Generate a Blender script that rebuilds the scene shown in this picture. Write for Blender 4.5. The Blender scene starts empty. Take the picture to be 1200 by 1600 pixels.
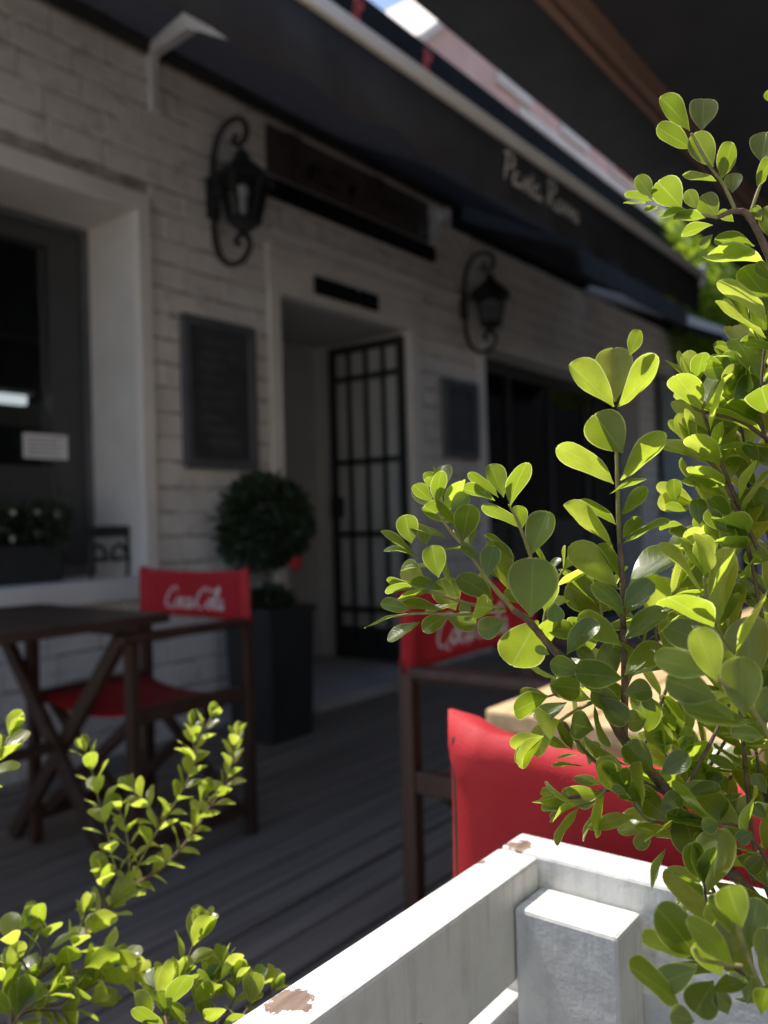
import bpy, math, random
from mathutils import Vector, Matrix
random.seed(11)
R = math.radians
scene = bpy.context.scene
col = scene.collection

# ------------------------------------------------------------ camera
FPX, YAW, PITCH, ROLL = 1300.0, R(37.6), math.atan(15/1300), 0.028
CAM = Vector((0, 0, 1.0))
_F0 = Vector((math.cos(YAW), math.sin(YAW), 0)); _R0 = Vector((math.sin(YAW), -math.cos(YAW), 0))
CF = _F0*math.cos(PITCH) + Vector((0, 0, 1))*math.sin(PITCH)
_U0 = _R0.cross(CF)
CR = _R0*math.cos(ROLL) - _U0*math.sin(ROLL)
CU = _U0*math.cos(ROLL) + _R0*math.sin(ROLL)
cd = bpy.data.cameras.new('camera'); cam = bpy.data.objects.new('camera', cd); col.objects.link(cam)
cam.matrix_world = Matrix(((CR.x, CU.x, -CF.x, CAM.x), (CR.y, CU.y, -CF.y, CAM.y), (CR.z, CU.z, -CF.z, CAM.z), (0, 0, 0, 1)))
cd.sensor_fit = 'VERTICAL'; cd.sensor_height = 36; cd.sensor_width = 27
cd.lens = 36*FPX/1600
cd.clip_start = 0.01; cd.clip_end = 2000
cd.dof.use_dof = True; cd.dof.focus_distance = 0.335; cd.dof.aperture_fstop = 8.8
scene.camera = cam

# ------------------------------------------------------------ sky, sun, exposure
SUN = Vector((-0.022, 0.447, 0.894)).normalized()
w = bpy.data.worlds.new('World'); scene.world = w; w.use_nodes = True
nt = w.node_tree; nt.nodes.clear()
sky = nt.nodes.new('ShaderNodeTexSky'); sky.sky_type = 'NISHITA'; sky.sun_disc = False
sky.sun_elevation = math.asin(SUN.z); sky.sun_rotation = math.atan2(SUN.x, SUN.y)
sky.air_density = 1.0; sky.dust_density = 1.5
bg = nt.nodes.new('ShaderNodeBackground'); bg.inputs[1].default_value = 0.13
wo = nt.nodes.new('ShaderNodeOutputWorld')
nt.links.new(sky.outputs[0], bg.inputs[0]); nt.links.new(bg.outputs[0], wo.inputs[0])
sl = bpy.data.lights.new('sun', 'SUN'); sl.energy = 3.75; sl.angle = R(0.5); sl.color = (1, .95, .86)
so = bpy.data.objects.new('sun', sl); col.objects.link(so)
so.rotation_euler = SUN.to_track_quat('Z', 'Y').to_euler(); so.location = (0, 4, 12)
scene.view_settings.view_transform = 'Standard'; scene.view_settings.look = 'None'
scene.view_settings.exposure = 0.74; scene.view_settings.gamma = 1.0
scene.view_settings.use_curve_mapping = False
scene.render.engine = 'CYCLES'
scene.cycles.use_denoising = True
scene.cycles.max_bounces = 7; scene.cycles.diffuse_bounces = 5; scene.cycles.glossy_bounces = 3; scene.cycles.transmission_bounces = 6
scene.cycles.transparent_max_bounces = 12

# ------------------------------------------------------------ helpers
def ray(x, y): return CF + CR*((x-600)/FPX) + CU*((800-y)/FPX)
def at(x, y, t): return CAM + ray(x, y)*t                      # a point t metres in front of the camera

class MB:
    def __init__(s): s.v = []; s.f = []; s.uv = []; s.smooth = False
    def box(s, x0, x1, y0, y1, z0, z1):
        n = len(s.v)
        s.v += [(x, y, z) for x in (x0, x1) for y in (y0, y1) for z in (z0, z1)]
        s.f += [tuple(n+i for i in q) for q in ((0,1,3,2),(4,6,7,5),(0,4,5,1),(2,3,7,6),(0,2,6,4),(1,5,7,3))]
        return s
    def quad(s, a, b, c, d):
        n = len(s.v); s.v += [tuple(a), tuple(b), tuple(c), tuple(d)]; s.f.append((n, n+1, n+2, n+3)); return s
    def bar(s, a, b, wd, th, up=(0, 0, 1)):
        a = Vector(a); b = Vector(b); d = (b-a).normalized(); u = Vector(up)
        if abs(d.dot(u)) > .98: u = Vector((1, 0, 0))
        l = d.cross(u).normalized(); u = l.cross(d)
        n = len(s.v)
        for p in (a, b):
            for i, j in ((-1,-1),(1,-1),(1,1),(-1,1)): s.v.append(tuple(p + l*(i*wd/2) + u*(j*th/2)))
        s.f += [(n,n+1,n+2,n+3)[::-1], (n+4,n+5,n+6,n+7)] + [(n+i, n+(i+1)%4, n+4+(i+1)%4, n+4+i) for i in range(4)]
        return s
    def tube(s, pts, rad, k=8, caps=True):
        pts = [Vector(p) for p in pts]
        rs = rad if isinstance(rad, (list, tuple)) else [rad]*len(pts)
        n0 = len(s.v); prev = None
        for i, p in enumerate(pts):
            d = (pts[min(i+1, len(pts)-1)] - pts[max(i-1, 0)]).normalized()
            if prev is None:
                u = Vector((0, 0, 1)) if abs(d.z) < .9 else Vector((1, 0, 0))
            else: u = prev
            l = d.cross(u)
            if l.length < 1e-6: l = d.cross(Vector((.3, .5, .8)))
            l.normalize(); u = l.cross(d).normalized(); prev = u
            for j in range(k):
                a = 2*math.pi*j/k
                s.v.append(tuple(p + l*(math.cos(a)*rs[i]) + u*(math.sin(a)*rs[i])))
        for i in range(len(pts)-1):
            for j in range(k):
                s.f.append((n0+i*k+j, n0+i*k+(j+1)%k, n0+(i+1)*k+(j+1)%k, n0+(i+1)*k+j))
        if caps:
            s.f.append(tuple(n0+j for j in range(k))[::-1]); m = n0+(len(pts)-1)*k
            s.f.append(tuple(m+j for j in range(k)))
        s.smooth = True
        return s
    def lathe(s, c, prof, k=20, rot=0, sq=False):
        n0 = len(s.v)
        for r, z in prof:
            for j in range(k):
                a = 2*math.pi*j/k + rot
                s.v.append((c[0]+r*math.cos(a), c[1]+r*math.sin(a), c[2]+z))
        for i in range(len(prof)-1):
            for j in range(k):
                s.f.append((n0+i*k+j, n0+i*k+(j+1)%k, n0+(i+1)*k+(j+1)%k, n0+(i+1)*k+j))
        s.f.append(tuple(n0+j for j in range(k))[::-1]); m = n0+(len(prof)-1)*k
        s.f.append(tuple(m+j for j in range(k)))
        return s
    def mesh(s, name, mat, bevel=0):
        me = bpy.data.meshes.new(name); me.from_pydata(s.v, [], s.f)
        if s.uv:
            ul = me.uv_layers.new(name='UVMap')
            for lp in me.loops: ul.data[lp.index].uv = s.uv[lp.vertex_index]
        if mat: me.materials.append(M[mat] if isinstance(mat, str) else mat)
        if s.smooth:
            for p in me.polygons: p.use_smooth = True
        me.update()
        return me
    def build(s, name, mat, parent=None, bevel=0, kind=None):
        o = bpy.data.objects.new(name, s.mesh(name, mat)); col.objects.link(o)
        if parent: o.parent = parent
        if bevel:
            b = o.modifiers.new('bevel', 'BEVEL'); b.width = bevel; b.segments = 2; b.limit_method = 'ANGLE'
        if kind: o['kind'] = kind
        return o

def tag(o, label=None, cat=None, group=None, kind=None):
    if label: o['label'] = label
    if cat: o['category'] = cat
    if group: o['group'] = group
    if kind: o['kind'] = kind
    return o
def empty(name, label, cat, loc=(0, 0, 0), rz=0, group=None):
    o = bpy.data.objects.new(name, None); col.objects.link(o); o.empty_display_size = .1
    o.location = loc; o.rotation_euler = (0, 0, rz)
    return tag(o, label, cat, group)
def copy_tree(o, parent=None):
    c = o.copy(); col.objects.link(c); c.parent = parent
    for ch in list(o.children): copy_tree(ch, c)
    return c
def catmull(pts, n=8):
    P = [Vector(p) for p in pts]; out = []
    for i in range(len(P)-1):
        p0, p1, p2, p3 = P[max(i-1, 0)], P[i], P[i+1], P[min(i+2, len(P)-1)]
        for k in range(n):
            t = k/n
            out.append(.5*((2*p1) + (p2-p0)*t + (2*p0-5*p1+4*p2-p3)*t*t + (3*p1-p0-3*p2+p3)*t**3))
    out.append(P[-1]); return out

# ------------------------------------------------------------ materials
M = {}
class NB:                                                       # tiny node builder
    def __init__(s, name):
        m = bpy.data.materials.new(name); m.use_nodes = True; M[name] = m
        s.m = m; s.t = m.node_tree; s.t.nodes.clear()
        s.out = s.t.nodes.new('ShaderNodeOutputMaterial'); s.p = s.n('BsdfPrincipled')
        s.l(s.p.outputs[0], s.out.inputs[0])
    def n(s, typ, **k):
        x = s.t.nodes.new('ShaderNode'+typ)
        for a, b in k.items(): setattr(x, a, b)
        return x
    def l(s, a, b): s.t.links.new(a, b)
    def coord(s, kind='Object', scale=(1, 1, 1)):
        c = s.n('TexCoord'); mp = s.n('Mapping'); mp.inputs['Scale'].default_value = scale
        s.l(c.outputs[kind], mp.inputs[0]); return mp.outputs[0]
    def world(s, scale=(1, 1, 1)):
        g = s.n('NewGeometry'); mp = s.n('Mapping'); mp.inputs['Scale'].default_value = scale
        s.l(g.outputs['Position'], mp.inputs[0]); return mp.outputs[0]
    def noise(s, vec, scale, detail=4, rough=.55, dist=0):
        x = s.n('TexNoise'); x.inputs['Scale'].default_value = scale; x.inputs['Detail'].default_value = detail
        x.inputs['Roughness'].default_value = rough; x.inputs['Distortion'].default_value = dist
        s.l(vec, x.inputs['Vector']); return x.outputs['Fac']
    def ramp(s, fac, stops):
        x = s.n('ValToRGB'); e = x.color_ramp.elements
        while len(e) < len(stops): e.new(.5)
        for i, (p, c) in enumerate(stops):
            e[i].position = p; e[i].color = (c, c, c, 1) if isinstance(c, (int, float)) else (*c, 1)
        s.l(fac, x.inputs[0]); return x.outputs[0]
    def mix(s, fac, a, b, mode='MIX'):
        x = s.n('MixRGB', blend_type=mode)
        for i, q in ((0, fac), (1, a), (2, b)):
            if isinstance(q, (int, float)): x.inputs[i].default_value = q if i == 0 else (q, q, q, 1)
            elif isinstance(q, tuple): x.inputs[i].default_value = (*q, 1)
            else: s.l(q, x.inputs[i])
        return x.outputs[0]
    def math(s, op, a, b=0, c=0):
        x = s.n('Math', operation=op)
        for i, q in enumerate((a, b, c)):
            if isinstance(q, (int, float)): x.inputs[i].default_value = q
            else: s.l(q, x.inputs[i])
        return x.outputs[0]
    def color(s, c):
        if isinstance(c, tuple): s.p.inputs['Base Color'].default_value = (*c, 1)
        else: s.l(c, s.p.inputs['Base Color'])
        return s
    def rough(s, r):
        if isinstance(r, (int, float)): s.p.inputs['Roughness'].default_value = r
        else: s.l(r, s.p.inputs['Roughness'])
        return s
    def bump(s, h, strength=.3, dist=.01):
        b = s.n('Bump'); b.inputs['Strength'].default_value = strength; b.inputs['Distance'].default_value = dist
        s.l(h, b.inputs['Height']); s.l(b.outputs[0], s.p.inputs['Normal']); return s

def simple(name, c, rough=.6, var=.25, scale=12, bump=.1, bdist=.003, metal=0, stretch=(1, 1, 1), spec=.5):
    b = NB(name); v = b.world(stretch)
    n1 = b.noise(v, scale, 5); n2 = b.noise(v, scale*6, 3)
    lo = tuple(x*(1-var) for x in c); hi = tuple(min(1, x*(1+var)) for x in c)
    b.color(b.ramp(n1, [(.3, lo), (.7, hi)])); b.rough(b.ramp(n2, [(.3, max(.02, rough-.08)), (.7, min(1, rough+.08))]))
    b.bump(n2, bump, bdist); b.p.inputs['Metallic'].default_value = metal
    b.p.inputs['Specular IOR Level'].default_value = spec
    return b

# painted brick: warm white with grime, flakes and a rough face
b = NB('painted_brick'); v = b.world()
oi = b.n('ObjectInfo')
n1 = b.noise(v, 2.2, 5); n2 = b.noise(v, 26, 6, .65); n3 = b.noise(v, 9, 4, .6, .8)
c = b.ramp(n1, [(.3, (.73, .70, .675)), (.7, (.87, .845, .82))])
c = b.mix(b.math('MULTIPLY', oi.outputs['Random'], .18), c, (.52, .49, .46))
c = b.mix(b.ramp(n3, [(.57, 0.0), (.72, .6)]), c, (.38, .33, .29))
b.color(c); b.rough(.85); b.bump(b.mix(.5, n2, n3), 1.0, .016)
b = NB('mortar_paint'); v = b.world(); n = b.noise(v, 14, 5)
b.color(b.ramp(n, [(.3, (.24, .21, .19)), (.7, (.54, .50, .465))])); b.rough(.95); b.bump(n, .7, .01)
simple('plaster', (.70, .675, .64), .85, .10, 3, .35, .004)
simple('white_trim', (.78, .75, .71), .7, .08, 4, .2, .003)
simple('sill_stone', (.72, .71, .70), .75, .08, 4, .2, .003)
simple('grey_door_paint', (.40, .41, .42), .6, .08, 3, .1)
simple('vestibule_paint', (.52, .53, .53), .8, .08, 3, .2)
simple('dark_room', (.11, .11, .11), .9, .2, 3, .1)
simple('iron', (.035, .036, .038), .55, .3, 30, .3, .001, .3)
simple('iron_gate', (.032, .034, .037), .55, .3, 20, .2, .001, .2)
simple('frame_grey', (.10, .105, .115), .5, .15, 8, .1)
simple('sash_metal', (.055, .058, .062), .4, .1, 8, .05)
simple('slate', (.05, .052, .055), .55, .4, 6, .1)
simple('chalk', (.17, .17, .175), .95, .3, 60, .1)
simple('paper', (.78, .79, .80), .8, .05, 10, .05)
simple('ink', (.06, .06, .07), .8, .1, 10, .05)
simple('awning_cloth', (.045, .047, .055), .9, .25, 5, .3, .002, 0, (1, 1, 1), .15)
simple('awning_cloth_black', (.036, .036, .038), .9, .25, 5, .3, .002, 0, (1, 1, 1), .1)
for nm_, tc in (('awning_cloth', (.066, .068, .077)), ('awning_cloth_black', (.040, .040, .042))):
    mt_ = M[nm_]; n_ = mt_.node_tree; pr = [q for q in n_.nodes if q.type == 'BSDF_PRINCIPLED'][0]; ou = [q for q in n_.nodes if q.type == 'OUTPUT_MATERIAL'][0]
    tl = n_.nodes.new('ShaderNodeBsdfTranslucent'); tl.inputs[0].default_value = (*tc, 1); ad = n_.nodes.new('ShaderNodeAddShader')
    n_.links.new(pr.outputs[0], ad.inputs[0]); n_.links.new(tl.outputs[0], ad.inputs[1]); n_.links.new(ad.outputs[0], ou.inputs[0])
simple('awning_lettering', (.52, .52, .51), .8, .1, 30, .05)
simple('white_metal', (.70, .71, .72), .45, .06, 5, .05, .001)
simple('grey_awning', (.40, .41, .43), .7, .12, 3, .2)
simple('fascia_paint', (.010, .010, .011), .8, .2, 3, .1, .003, 0, (1,1,1), .1)
simple('red_paint', (.42, .035, .03), .6, .15, 8, .1)
simple('sign_shade', (.075, .06, .055), .8, .2, 6, .1)  # dark tone standing in for shade on the wall behind the letters
simple('sign_letters', (.07, .048, .045), .6, .2, 10, .1)
simple('beam_wood', (.24, .145, .105), .65, .3, 3, .3, .003, 0, (.4, 12, 12))
simple('deck_wood', (.215, .175, .142), .7, .35, 2.0, .5, .003, 0, (.5, 14, 14))
simple('chair_wood', (.055, .028, .018), .5, .35, 3, .3, .001, 0, (8, 8, 1.2))
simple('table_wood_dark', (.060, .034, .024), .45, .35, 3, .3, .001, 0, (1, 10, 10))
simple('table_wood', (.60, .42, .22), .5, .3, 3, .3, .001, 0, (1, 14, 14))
simple('pot_dark', (.030, .031, .032), .55, .2, 6, .15)
simple('soil', (.035, .024, .017), .95, .5, 40, 1.0, .01)
simple('bark', (.11, .075, .05), .85, .5, 160, .9, .002)
simple('pavement', (.47, .44, .40), .9, .2, 2.5, .3, .004)
simple('road', (.06, .06, .062), .9, .25, 6, .4, .004)
simple('step_stone', (.42, .41, .395), .8, .15, 6, .2)
simple('pink_wall', (.62, .40, .36), .9, .12, 1.3, .3)
simple('shutter_red', (.50, .20, .18), .8, .1, 3, .1)
simple('pale_trim', (.68, .60, .56), .8, .08, 3, .1)
simple('roof_tar', (.07, .07, .07), .9, .2, 3, .2)
simple('blocker_render', (.06, .057, .054), .9, .15, 3, .3)
simple('bounce_cream', (.76, .66, .53), .9, .1, 2, .3)
simple('curtain', (.32, .37, .40), .9, .1, 5, .2)
simple('tree_bark', (.09, .07, .055), .9, .4, 12, .8, .01)
simple('flower_white', (.75, .73, .70), .8, .1, 30, .1)
simple('red_flower', (.45, .02, .02), .6, .3, 60, .6, .004)

b = simple('red_canvas', (.44, .013, .019), .75, .10, 5, .1)
nw = b.noise(b.world(), 420, 2); nf = b.noise(b.world((1, 1, .5)), 14, 3)
b.bump(b.mix(.45, nw, nf), .18, .003); b.p.inputs['Sheen Weight'].default_value = .0
simple('seam_thread', (.26, .010, .014), .8, .2, 300, .1)
simple('white_lettering', (.74, .70, .67), .8, .1, 30, .05)

# white planter paint: brushed, worn through to the wood in a few spots
b = NB('worn_white_paint'); v = b.world()
n1 = b.noise(v, 30, 6, .6); n2 = b.noise(b.world((60, 60, 7)), 1.6, 5, .6); n3 = b.noise(b.world((7, 60, 60)), 1.6, 5, .6)
c = b.ramp(n1, [(.3, (.60, .585, .56)), (.7, (.73, .715, .69))])
c = b.mix(b.ramp(n2, [(.50, 0.0), (.68, .55)]), c, (.42, .395, .365))
c = b.mix(b.ramp(b.noise(v, 11, 6, .65, 1.2), [(.52, 0.0), (.75, .35)]), c, (.40, .375, .34))
wood = b.ramp(b.noise(b.world((20, 120, 120)), 2, 4), [(.3, (.15, .095, .07)), (.7, (.32, .215, .165))])
mask = None
for (px_, py_, pz_, r_) in ((.238, .2355, .811, .0115), (.425, .2365, .811, .0085), (.395, .243, .811, .004), (.30, .2205, .775, .0035)):
    g = b.n('NewGeometry'); d = b.n('VectorMath', operation='DISTANCE'); b.l(g.outputs['Position'], d.inputs[0]); d.inputs[1].default_value = (px_, py_, pz_)
    q = b.math('DIVIDE', d.outputs['Value'], r_)
    q = b.math('ADD', q, b.math('MULTIPLY', b.math('SUBTRACT', b.noise(v, 130, 5, .65), .5), 2.6))
    q = b.math('LESS_THAN', q, .78)
    mask = q if mask is None else b.math('MAXIMUM', mask, q)
spk = b.math('GREATER_THAN', b.noise(v, 45, 6, .62), .755)
mask = b.math('MAXIMUM', mask, spk)
b.color(b.mix(mask, c, wood)); b.rough(b.ramp(n1, [(.3, .45), (.7, .65)]))
h = b.mix(.5, n2, n3); h = b.mix(.35, h, n1); h = b.mix(mask, h, 0.0)
b.bump(h, .8, .003)

# glass
b = NB('window_glass'); b.t.nodes.remove(b.p)
tr = b.n('BsdfTransparent'); tr.inputs[0].default_value = (.72, .75, .76, 1); gl = b.n('BsdfGlossy'); gl.inputs['Roughness'].default_value = .02
fr = b.n('Fresnel'); fr.inputs[0].default_value = 1.5; mx = b.n('MixShader')
b.l(fr.outputs[0], mx.inputs[0]); b.l(tr.outputs[0], mx.inputs[1]); b.l(gl.outputs[0], mx.inputs[2]); b.l(mx.outputs[0], b.out.inputs[0])
b = NB('tube_light'); b.t.nodes.remove(b.p); e = b.n('Emission'); e.inputs[0].default_value = (.95, .98, 1, 1); e.inputs[1].default_value = .7
b.l(e.outputs[0], b.out.inputs[0])

def leaf_mat(name, lo, hi, tlo, thi, tmix=.5, rim=True, gloss=.35):
    b = NB(name); oi = b.n('ObjectInfo'); at_ = b.n('TexCoord')
    sep = b.n('SeparateXYZ'); b.l(at_.outputs['UV'], sep.inputs[0])
    rnd = oi.outputs['Random'] if rim else b.noise(b.world(), 9, 3)
    base = b.mix(rnd, lo, hi); trc = b.mix(rnd, tlo, thi)
    if rim:
        u = b.math('ABSOLUTE', sep.outputs[0])                    # 0 midrib .. 1 margin
        mid = b.ramp(u, [(.0, 1.0), (.07, 0.0)]); mar = b.ramp(u, [(.90, 0.0), (.985, 1.0)])
        tipm = b.ramp(sep.outputs[1], [(.965, 0.0), (.995, 1.0)])
        mar = b.math('MAXIMUM', mar, tipm)
        # side veins, slightly paler
        ve = b.math('SUBTRACT', sep.outputs[1], b.math('MULTIPLY', u, .28))
        ve = b.math('SINE', b.math('MULTIPLY', ve, 62)); ve = b.ramp(ve, [(.75, 0.0), (1.0, .32)])
        nz = b.noise(b.coord('Object'), 140, 4)
        nb_ = b.noise(b.world(), 70, 4, .6)
        base = b.mix(b.ramp(nz, [(.45, 0.0), (.75, .5)]), base, (.085, .105, .025))
        trc = b.mix(b.ramp(nb_, [(.40, 0.0), (.70, .55)]), trc, (.30, .36, .02))
        spot = b.ramp(b.noise(b.coord('Object'), 230, 3, .5), [(.70, 0.0), (.76, .7)]); spot = b.math('MULTIPLY', spot, b.ramp(oi.outputs['Random'], [(.55, 0.0), (.75, 1.0)]))
        base = b.mix(spot, base, (.10, .06, .025)); trc = b.mix(spot, trc, (.22, .13, .03))
        base = b.mix(b.math('MAXIMUM', b.math('MULTIPLY', mid, .5), ve), base, (.17, .21, .06))
        base = b.mix(b.math('MULTIPLY', mar, .8), base, (.34, .38, .12))
        trc = b.mix(b.math('MULTIPLY', mar, .8), trc, (.95, 1.0, .35))
        trc = b.mix(b.math('MULTIPLY', mid, .35), trc, (.75, .85, .25))
        hh = b.math('ADD', b.math('MULTIPLY', mid, -.6), b.math('MULTIPLY', ve, .6)); hh = b.math('ADD', hh, b.math('MULTIPLY', nz, .5))
        bp = b.n('Bump'); bp.inputs['Strength'].default_value = .25; bp.inputs['Distance'].default_value = .0009
        b.l(hh, bp.inputs['Height']); b.l(bp.outputs[0], b.p.inputs['Normal'])
    b.color(base); b.rough(gloss); b.p.inputs['Specular IOR Level'].default_value = .6
    if rim: b.p.inputs['Coat Weight'].default_value = .35; b.p.inputs['Coat Roughness'].default_value = .18
    t = b.n('BsdfTranslucent'); b.l(trc, t.inputs[0])
    mx = b.n('MixShader'); mx.inputs[0].default_value = tmix
    b.l(b.p.outputs[0], mx.inputs[1]); b.l(t.outputs[0], mx.inputs[2]); b.l(mx.outputs[0], b.out.inputs[0])
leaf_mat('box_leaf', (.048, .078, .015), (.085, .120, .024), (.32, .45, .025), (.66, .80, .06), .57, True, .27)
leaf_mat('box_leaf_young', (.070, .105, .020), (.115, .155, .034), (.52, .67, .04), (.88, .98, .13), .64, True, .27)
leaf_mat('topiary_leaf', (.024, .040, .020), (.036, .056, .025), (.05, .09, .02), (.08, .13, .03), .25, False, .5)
leaf_mat('tree_leaf', (.07, .12, .02), (.12, .18, .03), (.45, .62, .04), (.62, .80, .06), .5, False, .5)
b = simple('twig', (.15, .10, .062), .7, .4, 220, .8, .0012)
b = simple('green_twig', (.23, .21, .07), .6, .3, 220, .4, .0008)

# ------------------------------------------------------------ lettering from pen strokes
GLYPH = {  # strokes in a box about 1 high (x-height .7), with the advance
 'C': ([[(.98,1.12),(1.02,1.34),(.78,1.48),(.40,1.22),(.12,.78),(.08,.34),(.30,.04),(.66,.08),(1.0,.42)]], 1.02),
 'o': ([[(.34,.74),(.12,.56),(.06,.26),(.24,.04),(.46,.20),(.50,.54),(.34,.74),(.30,.60),(.66,.52)]], .58),
 'c': ([[(.50,.58),(.38,.74),(.16,.58),(.06,.28),(.22,.04),(.44,.12),(.62,.40)]], .56),
 'a': ([[(.48,.62),(.34,.74),(.12,.52),(.06,.22),(.20,.04),(.40,.26),(.54,.72)], [(.54,.72),(.46,.24),(.56,.04),(.78,.30)]], .70),
 'l': ([[(.04,.30),(.38,1.02),(.44,1.44),(.30,1.46),(.16,.90),(.12,.24),(.26,.04),(.46,.28)]], .42),
 '-': ([[(.02,.36),(.28,.44)]], .22),
 'P': ([[(.34,1.40),(.26,.80),(.16,.02)], [(.00,1.22),(.30,1.46),(.72,1.40),(.80,1.02),(.54,.74),(.26,.72)]], .76),
 'R': ([[(.34,1.40),(.26,.80),(.16,.02)], [(.00,1.22),(.30,1.46),(.72,1.40),(.78,1.06),(.52,.78),(.30,.74),(.52,.40),(.76,.04),(.96,.18)]], .92),
 's': ([[(.04,.10),(.24,.40),(.34,.76),(.46,.42),(.36,.06),(.12,.06)], [(.36,.06),(.56,.24)]], .54),
 't': ([[(.36,1.18),(.20,.50),(.18,.10),(.34,.04),(.52,.26)], [(.04,.78),(.50,.84)]], .46),
 ' ': ([], .42)}
def lettering(text, mapper, width, stroke=.075, shear=.18, extra=()):
    """flat ribbons for a line of script; mapper(u, v) -> point, u in [-.5,.5]*width"""
    strokes = []; x = 0
    for ch in text:
        st, adv = GLYPH[ch]
        for s in st: strokes.append([(x+p[0]+shear*p[1], p[1]) for p in s])
        x += adv
    strokes += [list(e) for e in extra]
    k = width/x; mb = MB()
    for s in strokes:
        pts = catmull([(p[0], p[1], 0) for p in s], 7); n = len(pts); base = len(mb.v)
        for i, p in enumerate(pts):
            d = (pts[min(i+1, n-1)]-pts[max(i-1, 0)]).normalized(); nn = Vector((-d.y, d.x, 0))
            ww = stroke*(.55+.75*abs(d.y))*(.35+.65*min(1, 4*min(i, n-1-i)/n))
            for sg in (-1, 1):
                q = p+nn*(sg*ww); mb.v.append(tuple(mapper((q.x-x/2)*k, q.y*k)))
        for i in range(n-1): mb.f.append((base+2*i, base+2*i+1, base+2*i+3, base+2*i+2))
    return mb
COLA_SWASH = ([(.62,.02),(1.2,-.26),(1.9,-.30),(2.5,-.12)], [(4.35,1.20),(4.75,1.34),(5.15,1.12),(5.5,1.05)])

# ============================================================ SETTING
g = MB(); g.quad((-300,-300,-.16),(300,-300,-.16),(300,300,-.16),(-300,300,-.16))
tag(g.build('ground', 'pavement'), kind='structure')
g = MB(); g.quad((-300,-9,-.155),(300,-9,-.155),(300,-3.6,-.155),(-300,-3.6,-.155))
tag(g.build('road', 'road'), kind='structure')
g = MB(); g.box(-300,300,-3.6,-3.45,-.15,-.04); tag(g.build('kerb', 'step_stone'), kind='structure')

# deck: a dark base with separate boards
dk = MB(); dk.box(-3.0, 9.5, -.75, 3.20, -.15, -.030)
deck = dk.build('deck', 'dark_room'); tag(deck, kind='structure')
bm = MB().box(0, 12.4, 0, .106, -.028, 0).mesh('deck_board', 'deck_wood')
y = -.72; i = 0
while y < 3.12:
    o = bpy.data.objects.new('deck_board', bm); col.objects.link(o); o.parent = deck
    o.location = (-2.95+random.uniform(-.02, .02), y, random.uniform(-.0025, .0025)); o.rotation_euler = (R(random.uniform(-.35, .35)), 0, 0)
    bv = o.modifiers.new('bevel', 'BEVEL'); bv.width = .004; bv.segments = 2
    y += .120; i += 1

# ============================================================ RESTAURANT BUILDING
WY = 3.215                                                       # mortar plane; brick faces stand proud of it
bld = empty('restaurant_building', 'white painted brick restaurant front with deep window and gated doorway', 'building', (2, WY, 0))
def P(mb, name, mat, parent=None, bevel=0, kind=None):           # part in world coordinates
    pr = parent or bld
    o = mb.build(name, mat, None, bevel, kind); o.parent = pr
    base = Vector((0, 0, 0)); q = pr
    while q: base += q.location; q = q.parent
    o.location = -base
    return o
X0, X1 = -1.5, 15.0
WIN = (.95, 2.347, .78, 2.462); DOOR = (3.272, 4.49, 0, 2.262); GLZ = (5.45, 8.6, 0, 2.306)
def wall_sheet(xs, zs, holes, Y):
    m = MB()
    for i in range(len(xs)-1):
        for j in range(len(zs)-1):
            cx, cz = (xs[i]+xs[i+1])/2, (zs[j]+zs[j+1])/2
            if any(h[0] < cx < h[1] and h[2] < cz < h[3] for h in holes): continue
            m.quad((xs[i],Y,zs[j]),(xs[i+1],Y,zs[j]),(xs[i+1],Y,zs[j+1]),(xs[i],Y,zs[j+1]))
    return m
xs = sorted({X0, X1, 3.6, WIN[0], WIN[1], DOOR[0], DOOR[1], GLZ[0], GLZ[1]}); zs = sorted({-.15, 0, WIN[2], WIN[3], DOOR[3], GLZ[3], 3.44, 4.215})
wall = P(wall_sheet(xs, zs, (WIN, DOOR, GLZ, (X0, 3.6, 3.44, 4.3)), WY), 'wall', 'mortar_paint')
sh = MB(); sh.box(X0, 3.6, 5.05, 9, -.15, 3.3); sh.box(3.6, X1, 4.6, 9, -.15, 4.15); sh.quad((X0,WY+.2,3.44),(3.6,WY+.2,3.44),(3.6,9,3.44),(X0,9,3.44)); sh.quad((3.6,WY,4.21),(X1,WY,4.21),(X1,9,4.21),(3.6,9,4.21)); sh.quad((3.6,WY,3.44),(3.6,9,3.44),(3.6,9,4.21),(3.6,WY,4.21)); sh.quad((X0,WY,0),(X0,9,0),(X0,9,3.44),(X0,WY,3.44)); P(sh, 'roof', 'roof_tar')

# bricks: eight irregular shapes shared by every brick
def brick_mesh(k):
    rr = random.Random(100+k); m = MB()
    gx = [0, .014, .34, .68, .986, 1]; gz = [0, .05, .5, .95, 1]
    for zi, zz in enumerate(gz):
        for xi, xx in enumerate(gx):
            edge = xi in (0, len(gx)-1) or zi in (0, len(gz)-1)
            dx = rr.uniform(-.012, .012) if xi not in (0, len(gx)-1) else rr.uniform(-.006, .006); dz = rr.uniform(-.045, .045)
            m.v.append((xx+dx, .003 if edge else -.0085-rr.uniform(-.0028, .0028), zz+dz))
    nx = len(gx)
    for zi in range(len(gz)-1):
        for xi in range(nx-1): a = zi*nx+xi; m.f.append((a, a+1, a+nx+1, a+nx))
    return m.mesh('brick', 'painted_brick')
BR = [brick_mesh(k) for k in range(8)]
SUR = [(.83, 2.425, .675, 2.56), (3.185, 4.60, 0, 2.49), (5.36, 8.7, 0, 2.40)]      # plaster surrounds leave no brick
H = .1215; stuff = MB(); nbr = 0; course = 0; z = 0.0
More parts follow.
